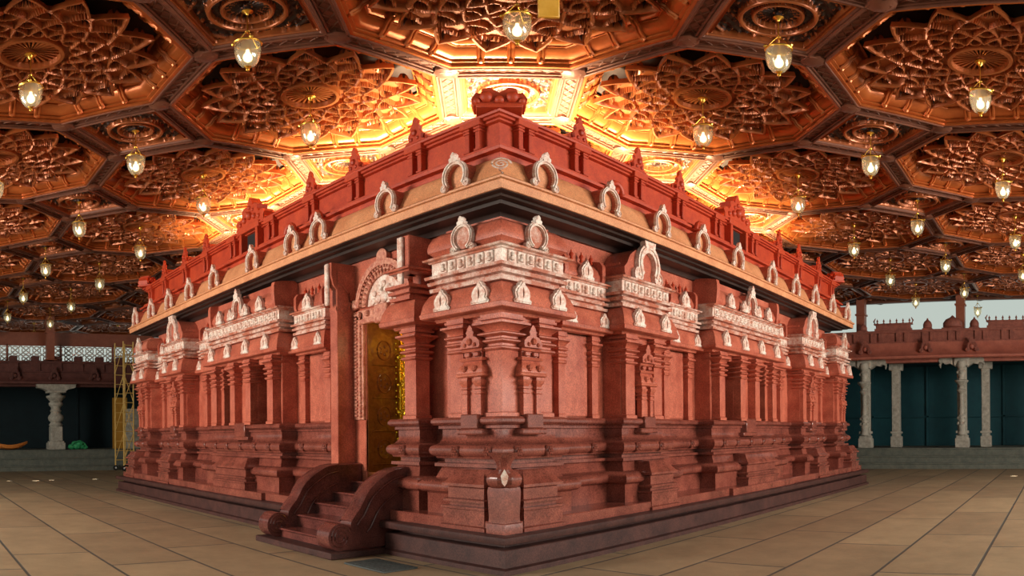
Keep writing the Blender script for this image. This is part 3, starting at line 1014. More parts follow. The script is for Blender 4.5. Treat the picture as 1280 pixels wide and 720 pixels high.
MB().box(WB - .15, WB - .10, 2.44, 2.56, 3.74, 4.50, .012).build('wing_edge', M_PALE, k)

# carved door surround: jamb bands, lintel, half-round tympanum
fr = MB()
for (y0, y1) in ((4.02, 4.30), (2.62, 2.88)):
    fr.box(WR - .05, WR + .02, y0, y1, 1.84, 3.62, .01)
    for k_ in range(30):
        fr.ball((WR - .06, y0 + .07 if y0 > 3 else y1 - .07, 1.90 + k_ * .058), .03, 8)
        fr.box(WR - .075, WR - .03, (y0 + .16 if y0 > 3 else y1 - .24), (y0 + .24 if y0 > 3 else y1 - .16), 1.89 + k_ * .058, 1.93 + k_ * .058, .006)
fr.box(WR - .05, WR + .02, 2.62, 4.30, 3.50, 3.66, .01)
fr.box(WR - .09, WR + .02, 2.80, 4.10, 3.42, 3.50, .015)
fr.box(WR - .13, WR + .02, 3.28, 3.62, 3.38, 3.68, .02)
for i in range(7):
    fr.ball((WR - .06, 2.78 + i * .22, 3.585), .055, 8)
fr.build('door_surround', M_DOORFRAME, shrine)
MB().box(WR - .02, WR + .06, 4.0, 4.30, .98, 1.84, .01).build('jamb_foot', M_STONE, shrine)
ty = MB()
cy, zb, R = 3.45, 3.70, .72
for (r0, r1, d) in ((.62, .72, .10), (.46, .58, .07)):
    ty.prism(arc(cy, zb, r1, 0, 180, 28) + arc(cy, zb, r0, 180, 0, 28), WR - d, WR + .02, plane='yz')
for i in range(26):
    a = PI * (i + .5) / 26
    ty.ball((WR - .07, cy + .60 * math.cos(a), zb + .60 * math.sin(a)), .028, 8)
for i in range(19):
    a = PI * (i + .5) / 19
    ty.tube([(WR - .07, cy + .47 * math.cos(a), zb + .47 * math.sin(a)), (WR - .09, cy + .52 * math.cos(a), zb + .52 * math.sin(a)), (WR - .07, cy + .57 * math.cos(a), zb + .57 * math.sin(a))], [.012, .026, .012], 6)
ty.prism(arc(cy, zb + .75, .14, -60, 240, 18) + [(cy, zb + .60)], WR - .09, WR + .02, plane='yz')
ty.prism([(cy - .06, zb + .86), (cy, zb + .98), (cy + .06, zb + .86)], WR - .08, WR + .02, plane='yz')
for s_ in (-1, 1):
    ty.ball((WR - .05, cy + s_ * .80, zb + .07), .10, 10, .6, 1, 1)
ty.build('tympanum_arch', M_DOORFRAME, shrine)
tf = MB().prism(arc(cy, zb, .46, 0, 180, 24), WR - .03, WR + .02, plane='yz')
for (dy, dz, r) in ((0, .10, .10), (-.16, .08, .075), (.16, .08, .075), (-.30, .06, .06), (.30, .06, .06), (-.10, .24, .07), (.14, .25, .07), (.02, .32, .06), (-.22, .20, .05), (.26, .18, .05)):
    tf.ball((WR - .04, cy + dy, zb + dz), r, 10, .5, 1, 1)
for (p, q_) in (((-.10, .24), (-.24, .20)), ((.14, .25), (.02, .16)), ((.02, .32), (.10, .20))):
    tf.tube([(WR - .05, cy + p[0], zb + p[1]), (WR - .05, cy + q_[0], zb + q_[1])], .03, 8)
tf.build('tympanum_carving', M_PALE, shrine)

# door itself: deep polished reveal and gilded leaf
door = MB()
door.box(WR + .02, 1.65, 3.985, 4.12, .98, 3.46)
door.box(WR + .02, 1.65, 2.78, 2.915, .98, 3.46)
door.box(WR + .02, 1.65, 2.78, 4.12, 3.43, 3.56)
door.box(WR + .02, 1.65, 2.78, 4.12, .90, .98)
d1 = bpy.data.objects.new('door_1', None)
COL.objects.link(d1)
struct(d1)
door.build('door_reveal', M_JAMB, d1)
rv = MB()
for z in (1.35, 1.9, 2.45, 3.0):
    rv.tube([(1.30 + .14 * math.cos(q * .5), 3.982, z + .16 * math.sin(q * .5)) for q in range(13)], .012, 6, True)
    rv.tube([(1.06, 3.982, z - .25), (1.54, 3.982, z - .25)], .012, 6)
    for q in range(5):
        rv.ball((1.30 + .07 * math.cos(q * 1.256), 3.982, z + .07 * math.sin(q * 1.256)), .025, 8, 1, .5, 1)
rv.build('reveal_carving', M_JAMB, d1)
gl = MB().box(1.56, 1.66, 2.90, 4.0, .98, 3.44, .01)
gl.box(1.53, 1.60, 3.84, 4.0, .98, 3.44, .015).box(1.53, 1.60, 2.90, 3.06, .98, 3.44, .015)
for i in range(6):
    z = 1.0 + i * .46
    gl.box(1.53, 1.60, 3.0, 3.9, z, z + .10, .015)
    for y in (3.24, 3.62):
        gl.ball((1.56, y, z + .27), .13, 10, .3, 1, 1)
    gl.ball((1.54, 3.92, z + .05), .06, 10, .6, 1, 1)
for i in range(24):
    gl.ball((1.535, 3.95, 1.03 + i * .1), .022, 6)
gl.build('gilded_door_leaf', M_GOLD, d1)

# ------------------------------------------------------------------ staircase at the door
stair = thing('stone_staircase', 'polished red granite staircase with two scrolled side walls below the shrine doorway', 'staircase', (0, 0, 0))
MB().box(-.88, .0, 2.27, 4.45, GZ, .03, .01).build('foot_slab', M_PLINTH, stair)
for (x, z) in ((-.65, .17), (-.33, .36), (.0, .53), (.36, .68), (.72, .84)):
    m = MB().box(x + .03, x + .46, 2.66, 4.12, max(0.02, z - .20), z - .03)
    m.sweep([(x + .5, 4.12), (x, 4.12), (x, 2.66), (x + .5, 2.66)], [(-.45, z - .035), (0, z - .035), (.012, z - .02), (0, z), (-.45, z)])
    m.build('step', M_STAIR, stair)


def balustrade(y0, y1):
    top = [(-.47, .40), (-.43, .46), (-.38, .52), (-.32, .58), (-.27, .66), (-.22, .75), (-.15, .84), (-.05, .92), (.06, .99), (.17, 1.05), (.28, 1.085), (.40, 1.10), (.93, 1.10)]
    o = [(-.62, .03)] + [(-.56, .06), (-.49, .14), (-.465, .24), (-.475, .33)] + top + [(.93, .03)]
    m = MB().prism(o, y0, y1)
    cx, cz = -.66, .215
    m.lathe([(.20, -.02), (.20, y1 - y0 + .02)], 32)
    kk = len(m.v) - 64
    m.v[kk:] = [(p[0] * .95 + cx, y0 + p[2], p[1] * .95 + cz) for p in m.v[kk:]]
    # raised edge band and the volute line on both faces
    for y in (y0 - .012, y1 + .012):
        sp = [((.165 - .145 * t / 40) * math.cos(.4 + t * .42) + cx, y - .008 if y < y0 else y + .008, (.165 - .145 * t / 40) * math.sin(.4 + t * .42) + cz) for t in range(41)]
        m.tube(sp, .015, 6)
        band = [(p[0] + .05, y, p[1] - .10) for p in top[1:-1]]
        m.tube(band, .016, 6)
        m.tube([(p[0] + .16, y, p[1] - .27) for p in top[2:-2]], .013, 6)
    # rounded capping
    yc = (y0 + y1) / 2
    cap = []
    for i, p in enumerate(top):
        cap.append((p[0], p[1]))
    hw = (y1 - y0) / 2 + .015
    vs, fs = [], []
    ring = [(-hw, -.03), (-hw, .01), (-hw * .8, .03), (0, .04), (hw * .8, .03), (hw, .01), (hw, -.03)]
    for (x, z) in cap:
        vs += [(x - .6 * b if x < .1 else x, yc + a, z + b * .8) for a, b in ring]
    n = len(ring)
    for i in range(len(cap) - 1):
        fs += [(i * n + j, i * n + (j + 1) % n, (i + 1) * n + (j + 1) % n, (i + 1) * n + j) for j in range(n)]
    m.add(vs, fs)
    return m


balustrade(2.40, 2.66).build('scrolled_side_wall', M_STAIR, stair)
balustrade(4.12, 4.38).build('scrolled_side_wall', M_STAIR, stair)

dc = MB().box(-.26, .26, -.42, .42, 0, .02, .004)
for i in range(9):
    dc.box(-.22, .22, -.37 + i * .082, -.33 + i * .082, .018, .026)
tag(dc.build('drain_cover', M_GRATE, None, (-.62, 1.55, GZ)), 'dark rectangular drain cover set in the floor beside the staircase', 'drain cover')

# ------------------------------------------------------------------ ceiling coffers
PITCH = 4.653
CX0, CY0 = 0.352, 0.063
SIDE = PITCH / (1 + math.sqrt(2))
APO = PITCH / 2
BW = 0.17


def octo(ap):
    r = ap / math.cos(PI / 8)
    return [(r * math.cos(PI / 8 + k * PI / 4), r * math.sin(PI / 8 + k * PI / 4)) for k in range(8)]


def coffer_star():
    N = 16
    nr, nt = 120, N * 20
    Rk = [.50, .78, 1.06, 1.36, 1.68]
    amp = [0, .10, .12, .14, .19]
    lev = [.17, .15, .125, .10]

    def tri(t):
        t = t % 1.0
        return 1 - abs(2 * t - 1) * 2      # -1..1, peak in the middle

    def H(r, th):
        t = th / (2 * PI) * N
        if r < .43:
            if r < .07:
                return .13
            c = math.cos(26 * th)
            return .205 + (100.03 if c > 0 else -.015)
        if r < .50:
            return .105
        bnds = [Rk[0]] + [Rk[i] + amp[i] * tri(t + (.5 if i % 2 else 0)) for i in range(1, 5)]
        k = 0
        while k < 3 and r > bnds[k + 1]:
            k += 1
        lo, hi = bnds[k], bnds[k + 1]
        z = lev[k]
        d = hi - r
        if d < .058:
            return z - .085            # thin raised outer rim of each star
        if d < .085:
            return z - .03
        ph = (t + (0.5 if (k + 1) % 2 else 0.0)) % 1.0
        u = (ph - .5) * 2
        w_ = .5 * 2 * PI * r / N
        du = u * w_
        top = Rk[k + 1] + amp[k + 1] - .10
        L_ = (Rk[k + 1] - Rk[k]) * .62
        cx_ = top - L_ * .62
        e = math.hypot(du / (w_ * .78), (r - cx_) / (L_ * .62))
        if r > cx_:
            e = math.hypot(du / (w_ * .78) * (1 + .25 * (r - cx_) / L_), (r - cx_) / (L_ * .66))
        if e < .72:
            f = math.cos(7 * math.atan2(du, r - cx_ + L_ * .5) * 2)
            return z + .16 * (1 - (e / .72) ** 2) ** .5 + .012 * f + 100
        if e < .98:
            return z - .06
        return z + .035
    vs, fs, dark = [], [], []
    for i in range(nr):
        for j in range(nt):
            th = 2 * PI * j / nt
            t = th / (2 * PI) * N
            Rmax = Rk[4] + amp[4] * tri(t)
            rr = (i / (nr - 1)) * Rk[4]
            f = max(0, (rr - 1.25) / (Rk[4] - 1.25))
            r = max(rr + (Rmax - Rk[4]) * f, .001)
            z = H(r, th)
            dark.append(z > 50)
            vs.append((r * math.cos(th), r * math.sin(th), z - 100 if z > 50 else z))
    for i in range(nr - 1):
        for j in range(nt):
            j2 = (j + 1) % nt
            fs.append((i * nt + j, i * nt + j2, (i + 1) * nt + j2, (i + 1) * nt + j))
    b = len(vs)
    for j in range(nt):
        p = vs[(nr - 1) * nt + j]
        vs.append((p[0] * .985, p[1] * .985, p[2] + .10))
    for j in range(nt):
        j2 = (j + 1) % nt
        fs.append(((nr - 1) * nt + j, (nr - 1) * nt + j2, b + j2, b + j))
    m = MB()
    m.v, m.f = vs, fs
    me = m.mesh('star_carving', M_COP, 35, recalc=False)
    me.materials.append(M_DARKCARVE)  # darker colour paints shade into the star hollows
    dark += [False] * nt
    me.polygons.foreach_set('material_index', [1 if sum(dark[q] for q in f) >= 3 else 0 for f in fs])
    return me


def coffer_cove():
    # inside of the octagon: travel clockwise so that d grows inwards
    p = octo(APO - BW)
    m = MB().sweep(list(p), [(.0, -.10), (-.05, -.10), (-.05, -.06), (-.02, -.05), (-.09, -.03), (-.09, 0.0), (-.06, .01), (-.13, .03), (-.20, .08), (-.24, .15), (-.25, .17), (-.27, .17), (-.27, .19), (-.30, .20), (-.34, .25), (-.37, .32), (-.38, .38), (-.42, .39), (-.42, .42)], closed=True, cap=False)
    return m.mesh('cove', M_COVE, 40, recalc=False)


def coffer_rib():
    """one curved rib standing at x = 0, running in along -y"""
    pr = [(-.08, -.03), (-.12, .01), (-.19, .06), (-.23, .13), (-.26, .16), (-.30, .18), (-.34, .24), (-.36, .32), (-.37, .40)]
    m = MB()
    for dx in (-.028, .028):
        m.tube([(dx, d + .0, z) for d, z in pr], .03, 6)
    m.ball((0, -.33, .27), .06, 8)
    m.ball((0, -.10, -.03), .045, 8)
    return m.mesh('cove_rib', M_COVE)


RIBS = []
for k in range(8):
    a = k * PI / 4
    for s_ in (-.44, 0, .44):
        RIBS.append(((APO - BW) * math.cos(a) - s_ * math.sin(a), (APO - BW) * math.sin(a) + s_ * math.cos(a), a - PI / 2))


def coffer_back():
    o = octo(APO - .2)
    return MB().prism(o, .46, .50, plane='xy').mesh('coffer_back', M_VOID, 0)


me_star, me_cove, me_rib, me_back = coffer_star(), coffer_cove(), coffer_rib(), coffer_back()
me_rose = MB().lathe([(.002, .13), (.085, .135), (.09, .115), (.05, .10), (.04, .06), (.015, .03), (.002, .03)], 16).mesh('centre_boss', M_BRASS)


def square_panel():
    hs = SIDE / 2 - BW
    n = 88
    vs, fs = [], []
    for i in range(n + 1):
        for j in range(n + 1):
            x, y = -hs + 2 * hs * i / n, -hs + 2 * hs * j / n
            d = hs - max(abs(x), abs(y))
            r = math.hypot(x, y)
            a = math.atan2(y, x)
            if d < .03:
                z = -.09
            elif d < .07:
                z = -.06
            elif d < .10:
                z = -.03
            elif d < .125:
                z = -.055
            elif r < .05:
                z = -.03
            elif r < .30:
                z = .05 - .022 * math.cos(20 * a)
            elif r < .345:
                z = -.03
            elif r < .46:
                z = .03 + .02 * math.cos(32 * a) * math.cos((r - .40) * 40)
            elif r < .52:
                z = -.05 + .01 * math.cos(60 * a)
            else:
                z = .05 - .055 * max(0, math.sin(x * 34 + 1.8 * math.sin(y * 21)) * math.sin(y * 34 + 1.8 * math.sin(x * 21))) - .03 * max(0, math.sin((abs(x) + abs(y)) * 28))
            vs.append((x, y, z))
    for i in range(n):
        for j in range(n):
            a = i * (n + 1) + j
            fs.append((a, a + 1, a + n + 2, a + n + 1))
    m = MB()
    m.v, m.f = vs, fs
    me = m.mesh('panel_carving', M_BEAM, 40, recalc=False)
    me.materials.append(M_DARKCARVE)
    me.materials.append(M_COP)
    mi = []
    for f in fs:
        x = sum(vs[q][0] for q in f) / 4
        y = sum(vs[q][1] for q in f) / 4
        z = sum(vs[q][2] for q in f) / 4
        r = math.hypot(x, y)
        d = hs - max(abs(x), abs(y))
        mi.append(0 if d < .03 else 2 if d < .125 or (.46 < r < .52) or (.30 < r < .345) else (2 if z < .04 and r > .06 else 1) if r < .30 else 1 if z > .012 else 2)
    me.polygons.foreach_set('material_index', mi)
    return me


me_sq = square_panel()
me_sqring = MB().tube([(.49 * math.cos(2 * PI * k / 40), .49 * math.sin(2 * PI * k / 40), -.055) for k in range(40)], .028, 8, True).tube([(.325 * math.cos(2 * PI * k / 32), .325 * math.sin(2 * PI * k / 32), -.035) for k in range(32)], .018, 8, True).mesh('panel_rings', M_COP)


# beam lattice: one piece per octagon side, all one framework
def beam_piece():
    hl = SIDE / 2 + .02
    m = MB()
    m.box(-hl, hl, -BW, BW, -.04, .50)
    for s_ in (-1, 1):
        m.box(-hl, hl, s_ * BW - .045 if s_ > 0 else -BW, BW if s_ > 0 else -BW + .045, -.12, -.02, .012)
        m.box(-hl, hl, s_ * .10 - .018, s_ * .10 + .018, -.085, -.02, .006)
    n = 9
    for k in range(n):
        x0 = -hl + 2 * hl * k / n
        x1 = -hl + 2 * hl * (k + 1) / n
        m.tube([(x0, -.085, -.045), (x1, .085, -.045)], .013, 4)
        m.tube([(x0, .085, -.045), (x1, -.085, -.045)], .013, 4)
    m.box(-hl - .10, -hl + .09, -.11, .11, -.135, -.05, .02)
    return m


bp_ = beam_piece()
BV, BF = bp_.v, bp_.f
beams = MB()
edge_done = set()
octs, sqs = [], []
for i in range(-3, 7):
    for j in range(-3, 9):
        for kind, fi, fj in (('o', i, j), ('s', i + .5, j + .5)):
            x, y = CX0 + PITCH * fi, CY0 + PITCH * fj
            if x > 26.5 or y > 36.5 or x < -11 or y < -11:
                continue
            P = Vector((x, y, CZ)) - CAM
            az = math.atan2(P.dot(rt), P.dot(fw))
            pxx = X0 + F_PX * az
            rng = 420 if math.hypot(P.x, P.y) < 12 else 200
            if pxx < -rng or pxx > 1280 + rng or math.hypot(P.x, P.y) < 5.5 or P.dot(fw) < 0:
                continue
            hidden = (x > 3.5 and y > 3.5 and x < 17 and y < 17)
            if kind == 'o' and hidden and min(fi, fj) > 1:
                continue
            if kind == 's' and hidden and min(fi, fj) > 1.6:
                continue
            (octs if kind == 'o' else sqs).append((fi, fj, x, y))
for (fi, fj, x, y) in octs:
    for k in range(8):
        a = k * PI / 4
        ex, ey = x + APO * math.cos(a), y + APO * math.sin(a)
        key = (round(ex, 2), round(ey, 2))
        if key in edge_done:
            continue
        edge_done.add(key)
        c_, s_ = math.cos(a + PI / 2), math.sin(a + PI / 2)
        beams.add([(ex + p[0] * c_ - p[1] * s_, ey + p[0] * s_ + p[1] * c_, CZ + p[2]) for p in BV], BF)
nodes_done = set()
for (fi, fj, x, y) in octs:
    rv_ = APO / math.cos(PI / 8)
    for k in range(8):
        vx, vy = x + rv_ * math.cos(PI / 8 + k * PI / 4), y + rv_ * math.sin(PI / 8 + k * PI / 4)
        key = (round(vx, 2), round(vy, 2))
        if key in nodes_done:
            continue
        nodes_done.add(key)
        beams.lathe([(.03, -.15), (.15, -.125), (.20, -.10), (.20, -.04), (.25, -.03), (.25, .30)], 8, (vx, vy, CZ))
struct(beams.build('trim_1', M_BEAM, ang=30))


def in_view(p, mx=0):
    """inside the photograph's frame and not behind the shrine's parapet"""
    x, y = px_of(p)
    if not (-mx < x < 1280 + mx and -mx < y < 720):
        return False
    p = Vector(p)
    for k in range(1, 120):
        q = CAM.lerp(p, k / 120)
        if q.z < 6.02 and .66 < q.x < L - .66 and .66 < q.y < L - .66:
            return False
    return True


def panel_seen(q, r, mx=0):
    x, y = q[2], q[3]
    return any(in_view((x + rr * math.cos(k * PI / 6), y + rr * math.sin(k * PI / 6), CZ - .05), mx) for rr in (0, r * .6, r) for k in range(12))


octs_edge = [q for q in octs if not panel_seen(q, 2.2) and panel_seen(q, 2.2, 90)]
sqs_edge = [q for q in sqs if not panel_seen(q, .95) and panel_seen(q, .95, 90) and min(q[0], q[1]) < 1.4]
octs = [q for q in octs if panel_seen(q, 2.2)]
sqs = [q for q in sqs if panel_seen(q, .95) and min(q[0], q[1]) < 1.4]


def side_name(fi, fj):
    """row and ordinal of a ceiling panel, told from the shrine"""
    if fi > fj:
        d = -fj
        return 'right', d, fi
    return 'left', -fi, fj


def row_label(fi, fj, what):
    near = 'over the near corner of the shrine'
    if fi == fj:
        return None
    s_, d, u = side_name(fi, fj)
    return s_, d, u


def row_of(kind, q):
    fi, fj = q[0], q[1]
    if abs(fi - fj) < 1e-6:
        return None
    s_, d, u = side_name(fi, fj)
    return (kind, s_, d)


rows = {}
for kind, lst in (('o', octs), ('s', sqs)):
    for q in lst:
        k = row_of(kind, q)
        if k:
            rows.setdefault(k, []).append(q)
for k, r in rows.items():
    r.sort(key=lambda q: max(q[0], q[1]))


def place_words(kind, q, rows_=None):
    rows_ = rows if rows_ is None else rows_
    k = row_of(kind, q)
    if k is None:
        return 'over the near corner of the shrine' if q[0] < .3 else 'glowing behind the near corner crest'
    r = rows_[k]
    n = 'nearest' if r[0] is q else ORD[r.index(q)] + ' nearest'
    if k[2] < -.1:
        if k[2] < -.9:
            return '%s of those half hidden behind the %s parapet' % (n, k[1])
        return '%s of those seen just above the %s parapet' % (n, k[1])
    ds = sorted({kk[2] for kk in rows_ if kk[0] == kind and kk[1] == k[1] and kk[2] > -.1})
    return '%s in the %s row %s of shrine' % (n, ORD[ds.index(k[2])], k[1])


proto = None
for q in octs:
    lab = 'octagonal copper star coffer, ' + place_words('o', q)
    if proto is None:
        proto = thing('ceiling_coffer', lab, 'ceiling coffer', (q[2], q[3], CZ), 0, 'octagonal star coffers of the ceiling')
        put('star_carving', me_star, proto)
        put('cove', me_cove, proto)
        for rx, ry, ra in RIBS:
            put('cove_rib', me_rib, proto, (rx, ry, 0), ra)
        put('coffer_back', me_back, proto)
        put('centre_boss', me_rose, proto)
    else:
        dup(proto, (q[2], q[3], CZ), lab)
for q in octs_edge:
    dup(proto, (q[2], q[3], CZ), 'octagonal copper star coffer just beyond the edge of the picture')
proto = None
for q in sqs:
    lab = 'square medallion ceiling panel, ' + place_words('s', q)
    if proto is None:
        proto = thing('ceiling_panel', lab, 'ceiling panel', (q[2], q[3], CZ), PI / 4, 'square medallion panels of the ceiling')
        put('panel_carving', me_sq, proto)
        put('panel_rings', me_sqring, proto)
    else:
        dup(proto, (q[2], q[3], CZ), lab)

for q in sqs_edge:
    dup(proto, (q[2], q[3], CZ), 'square medallion ceiling panel just beyond the edge of the picture')

# ------------------------------------------------------------------ pendant lamps


def make_lamp(loc, lab, rod):
    t = thing('pendant_lamp', lab, 'pendant lamp', loc, 0, 'glass pendant lamps of the ceiling')
    MB().lathe([(.07, .0), (.075, -.012), (.05, -.03), (.02, -.05), (.012, -.07)], 16).build('ceiling_rose', M_BRASS, t)
    MB().tube([(0, 0, 0), (0, 0, -rod)], .009, 6).build('rod', M_BRASS, t)
    z = -rod
    cr_ = MB().lathe([(.02, .02), (.035, .0), (.03, -.02)], 12, (0, 0, z))
    for k in range(3):
        a = k * 2 * PI / 3 + .3
        cr_.tube([(.02 * math.cos(a), .02 * math.sin(a), z), (.09 * math.cos(a), .09 * math.sin(a), z - .09), (.165 * math.cos(a), .165 * math.sin(a), z - .20)], .008, 6)
        cr_.ball((.185 * math.cos(a), .185 * math.sin(a), z - .19), .03, 8)
    cr_.tube([(.172 * math.cos(k * PI / 12), .172 * math.sin(k * PI / 12), z - .21) for k in range(24)], .014, 6, True)
    cr_.build('brass_crown', M_BRASS, t)
    z2 = z - .21
    sh = [(.165, .0), (.172, -.06), (.172, -.14), (.160, -.22), (.13, -.30), (.085, -.36), (.04, -.385), (.004, -.39)]
    g = MB()
    n = 24
    for (r, zz) in sh:
        g.v += [(r * (1 + .02 * math.cos(6 * 2 * PI * k / n)) * math.cos(2 * PI * k / n), r * (1 + .02 * math.cos(12 * PI * k / n)) * math.sin(2 * PI * k / n), z2 + zz) for k in range(n)]
    for j in range(len(sh) - 1):
        g.f += [(j * n + k, j * n + (k + 1) % n, (j + 1) * n + (k + 1) % n, (j + 1) * n + k) for k in range(n)]
    gs = g.build('glass_shade', M_GLASS, t, ang=60)
    bh = MB().lathe([(.022, .0), (.022, -.10)], 10, (0, 0, z2)).build('bulb_holder', M_BRASS, t)
    MB().lathe([(.022, -.10), (.026, -.14), (.055, -.19), (.062, -.235), (.05, -.275), (.02, -.30), (.002, -.305)], 14, (0, 0, z2)).build('bulb', M_BULB, bh)
    MB().lathe([(.05, -.375), (.04, -.39), (.02, -.40), (.028, -.42), (.022, -.44), (.002, -.455)], 12, (0, 0, z2)).build('bottom_finial', M_BRASS, gs)
    return t


pl_o = pl_s = None
lamp_rows = {}
for k, r in rows.items():
    rr = [q for q in r if k[2] > -.1 and (in_view((q[2], q[3], CZ - .75), 15) or in_view((q[2], q[3], CZ - .3), 15))]
    if rr:
        lamp_rows[k] = rr
for kind, lst in (('o', octs), ('s', sqs)):
    for q in lst:
        if q not in lamp_rows.get(row_of(kind, q), ()) and row_of(kind, q) is not None:
            continue
        if row_of(kind, q) is None and q[0] > .3:
            continue
        z = CZ + (.13 if kind == 'o' else -.03)
        what = 'octagonal coffer' if kind == 'o' else 'square panel'
        lab = 'glass pendant lamp under %s, %s' % ('an octagon' if kind == 'o' else 'a square panel', place_words(kind, q, lamp_rows))
        src = pl_o if kind == 'o' else pl_s
        if src is None:
            t = make_lamp((q[2], q[3], z), lab, .36 if kind == 's' else .40)
            if kind == 'o':
                pl_o = t
            else:
                pl_s = t
        else:
            dup(src, (q[2], q[3], z), lab)

# gilded bracket hanging at the middle of the first coffer
tag(MB().box(-.13, .13, -.03, .03, -.30, .45, .01).box(-.15, .15, -.05, .05, .38, .45, .01).build('hanging_plate', M_PLATE, None, (.70, -.135, 7.50), -PI / 4), 'flat golden plate hanging from the coffer over the near corner of the shrine', 'plate')

# ------------------------------------------------------------------ right gallery (front on X = 24)
gr = thing('pillared_gallery', 'long gallery with grey stone pillars and terracotta eave right of the shrine', 'gallery', (24.0, -2.0, GZ))
G = Vector((24.0, -2.0, GZ))


def gpt(x, y, z):
    return (x - G.x, y - G.y, z - G.z)


def gbox(m, x0, x1, y0, y1, z0, z1, ch=0):
    return m.box(x0 - G.x, x1 - G.x, y0 - G.y, y1 - G.y, z0 - G.z, z1 - G.z, ch)


Y0R, Y1R = -14.0, 27.0
m = MB()
for (x, z0, z1) in ((24.0, GZ, .20), (24.35, .15, .48), (24.75, .45, .80)):
    gbox(m, x, 30, Y0R, Y1R, z0, z1 - .05)
    gbox(m, x - .04, 30, Y0R, Y1R, z1 - .06, z1, .015)
m.build('steps', M_STEP, gr)
m = MB()
gbox(m, 29.6, 30, Y0R, Y1R, .7, 5.0)
gbox(m, 25.6, 30, Y0R, Y0R + .3, .7, 5.0)
gbox(m, 25.6, 30, Y1R - .3, Y1R, .7, 5.0)
gbox(m, 24.9, 30, Y0R, Y1R, 4.75, 4.95)
for y in (-7.5, -3.2, .6, 3.4, 7.5):
    gbox(m, 29.45, 29.62, y, y + .12, .7, 4.8)
gbox(m, 29.45, 29.62, Y0R, Y1R, 2.2, 2.28)
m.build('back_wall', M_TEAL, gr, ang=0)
ep = [(0, 4.55), (.0, 4.72), (-.05, 4.74), (-.62, 4.66), (-.66, 4.70), (-.66, 4.78), (-.56, 4.84), (-.42, 4.96), (-.30, 5.10), (-.22, 5.28), (-.20, 5.40), (0, 5.44), (.5, 5.44), (.5, 4.55)]
m = MB().prism([(25.2 + x - G.x, z - G.z) for x, z in ep], Y0R - G.y, Y1R - G.y)
m.build('eave', M_TERRA, gr)
m = MB()
gbox(m, 24.98, 25.3, Y0R, Y1R, 5.40, 5.46, .01)
gbox(m, 25.05, 25.3, Y0R, Y1R, 5.44, 5.90)
gbox(m, 24.96, 25.32, Y0R, Y1R, 5.86, 5.97, .015)
k_ = 0
y = -12.0
while y < 5.5:
    gbox(m, 24.98, 25.3, y, y + .22, 5.46, 5.87, .01)
    gbox(m, 24.98, 25.3, y + .36, y + .58, 5.46, 5.87, .01)
    y += 1.15
m.build('parapet', M_TERRA2, gr)
# roof ornaments: barrel crests and small domes
def barrel_crest(y0, y1):
    m = MB()
    gbox(m, 25.02, 25.3, y0, y1, 5.95, 6.08, .01)
    gbox(m, 25.06, 25.26, y0 + .05, y1 - .05, 6.06, 6.26, .02)
    gbox(m, 25.0, 25.32, y0 - .03, y1 + .03, 6.24, 6.30, .01)
    n = 6
    for i in range(n):
        yy = y0 + .1 + (y1 - y0 - .2) * i / (n - 1)
        m.lathe([(.02, 0), (.045, .04), (.02, .08), (.05, .13), (.02, .19), (.002, .24)], 8, gpt(25.16, yy, 6.29))
    for yy, s_ in ((y0, 1), (y1, -1)):
        m.tube([gpt(25.16, yy, 6.28), gpt(25.16, yy - s_ * .06, 6.42), gpt(25.16, yy + s_ * .02, 6.56)], [.05, .04, .015], 6)
    return m


def dome(y, r, h):
    m = MB()
    gbox(m, 25.02, 25.3, y - r * 1.1, y + r * 1.1, 5.95, 6.03, .01)
    m.lathe([(r * .8, 6.02 - G.z), (r, 6.06 - G.z), (r, 6.02 + h * .4 - G.z), (r * .75, 6.02 + h * .65 - G.z), (r * .35, 6.02 + h * .8 - G.z), (r * .2, 6.02 + h * .88 - G.z), (.03, 6.02 + h - G.z)], 12, (25.16 - G.x, y - G.y, 0))
    return m


for y0, y1 in ((.55, 2.2), (-4.4, -2.75), (-9.4, -7.7)):
    barrel_crest(y0, y1).build('barrel_crest', M_TERRA2, gr)
for y, r, h in ((2.75, .18, .36), (-.15, .20, .46), (-1.25, .42, .55), (-2.2, .20, .45), (-5.2, .2, .45)):
    dome(y, r, h).build('roof_dome', M_TERRA2, gr)
me_gk = horseshoe(.12, .10, .22, .08).xf(lambda x, y, z: (y, -x, z)).mesh('eave_ornament', M_TERRA2)
for y in (2.55, -.15, -2.15, -4.9, -7.6):
    put('eave_ornament', me_gk, gr, gpt(24.72, y, 4.92))
    MB().ball((0, 0, .22), .11, 10, .6, 1, 1).build('ornament_core', M_TERRA, bpy.data.objects[[o.name for o in gr.children if o.name.startswith('eave_ornament')][-1]])


def figure_pillar():
    """carved pillar: square back shaft with slender round figure colonette in front, bracket capital"""
    m = MB()
    m.box(-.05, .42, -.30, .30, 0, .42, .02).box(-.02, .38, -.26, .26, .40, .55, .02)
    m.box(.08, .38, -.20, .20, .5, 3.75, .02)
    m.box(-.02, .40, -.27, .27, .62, .74, .02)
    c = (.0, -.0, 0)
    m.lathe([(.17, .55), (.19, .62), (.15, .70), (.16, .9), (.20, 1.0), (.14, 1.10), (.19, 1.22), (.17, 1.38), (.11, 1.46), (.13, 1.55), (.10, 1.75), (.10, 2.30), (.13, 2.38), (.20, 2.44), (.22, 2.50), (.14, 2.56), (.12, 2.66), (.20, 2.76), (.26, 2.82), (.30, 2.86), (.30, 2.92), (.14, 2.96), (.13, 3.10), (.18, 3.2), (.20, 3.32), (.14, 3.42), (.20, 3.5), (.22, 3.62), (.18, 3.75)], 14, c)
    for (z, r) in ((1.05, .10), (1.28, .09), (3.26, .10)):
        for a in range(6):
            m.ball((.16 * math.cos(a * PI / 3), .16 * math.sin(a * PI / 3), z), r * .8, 8)
    return m


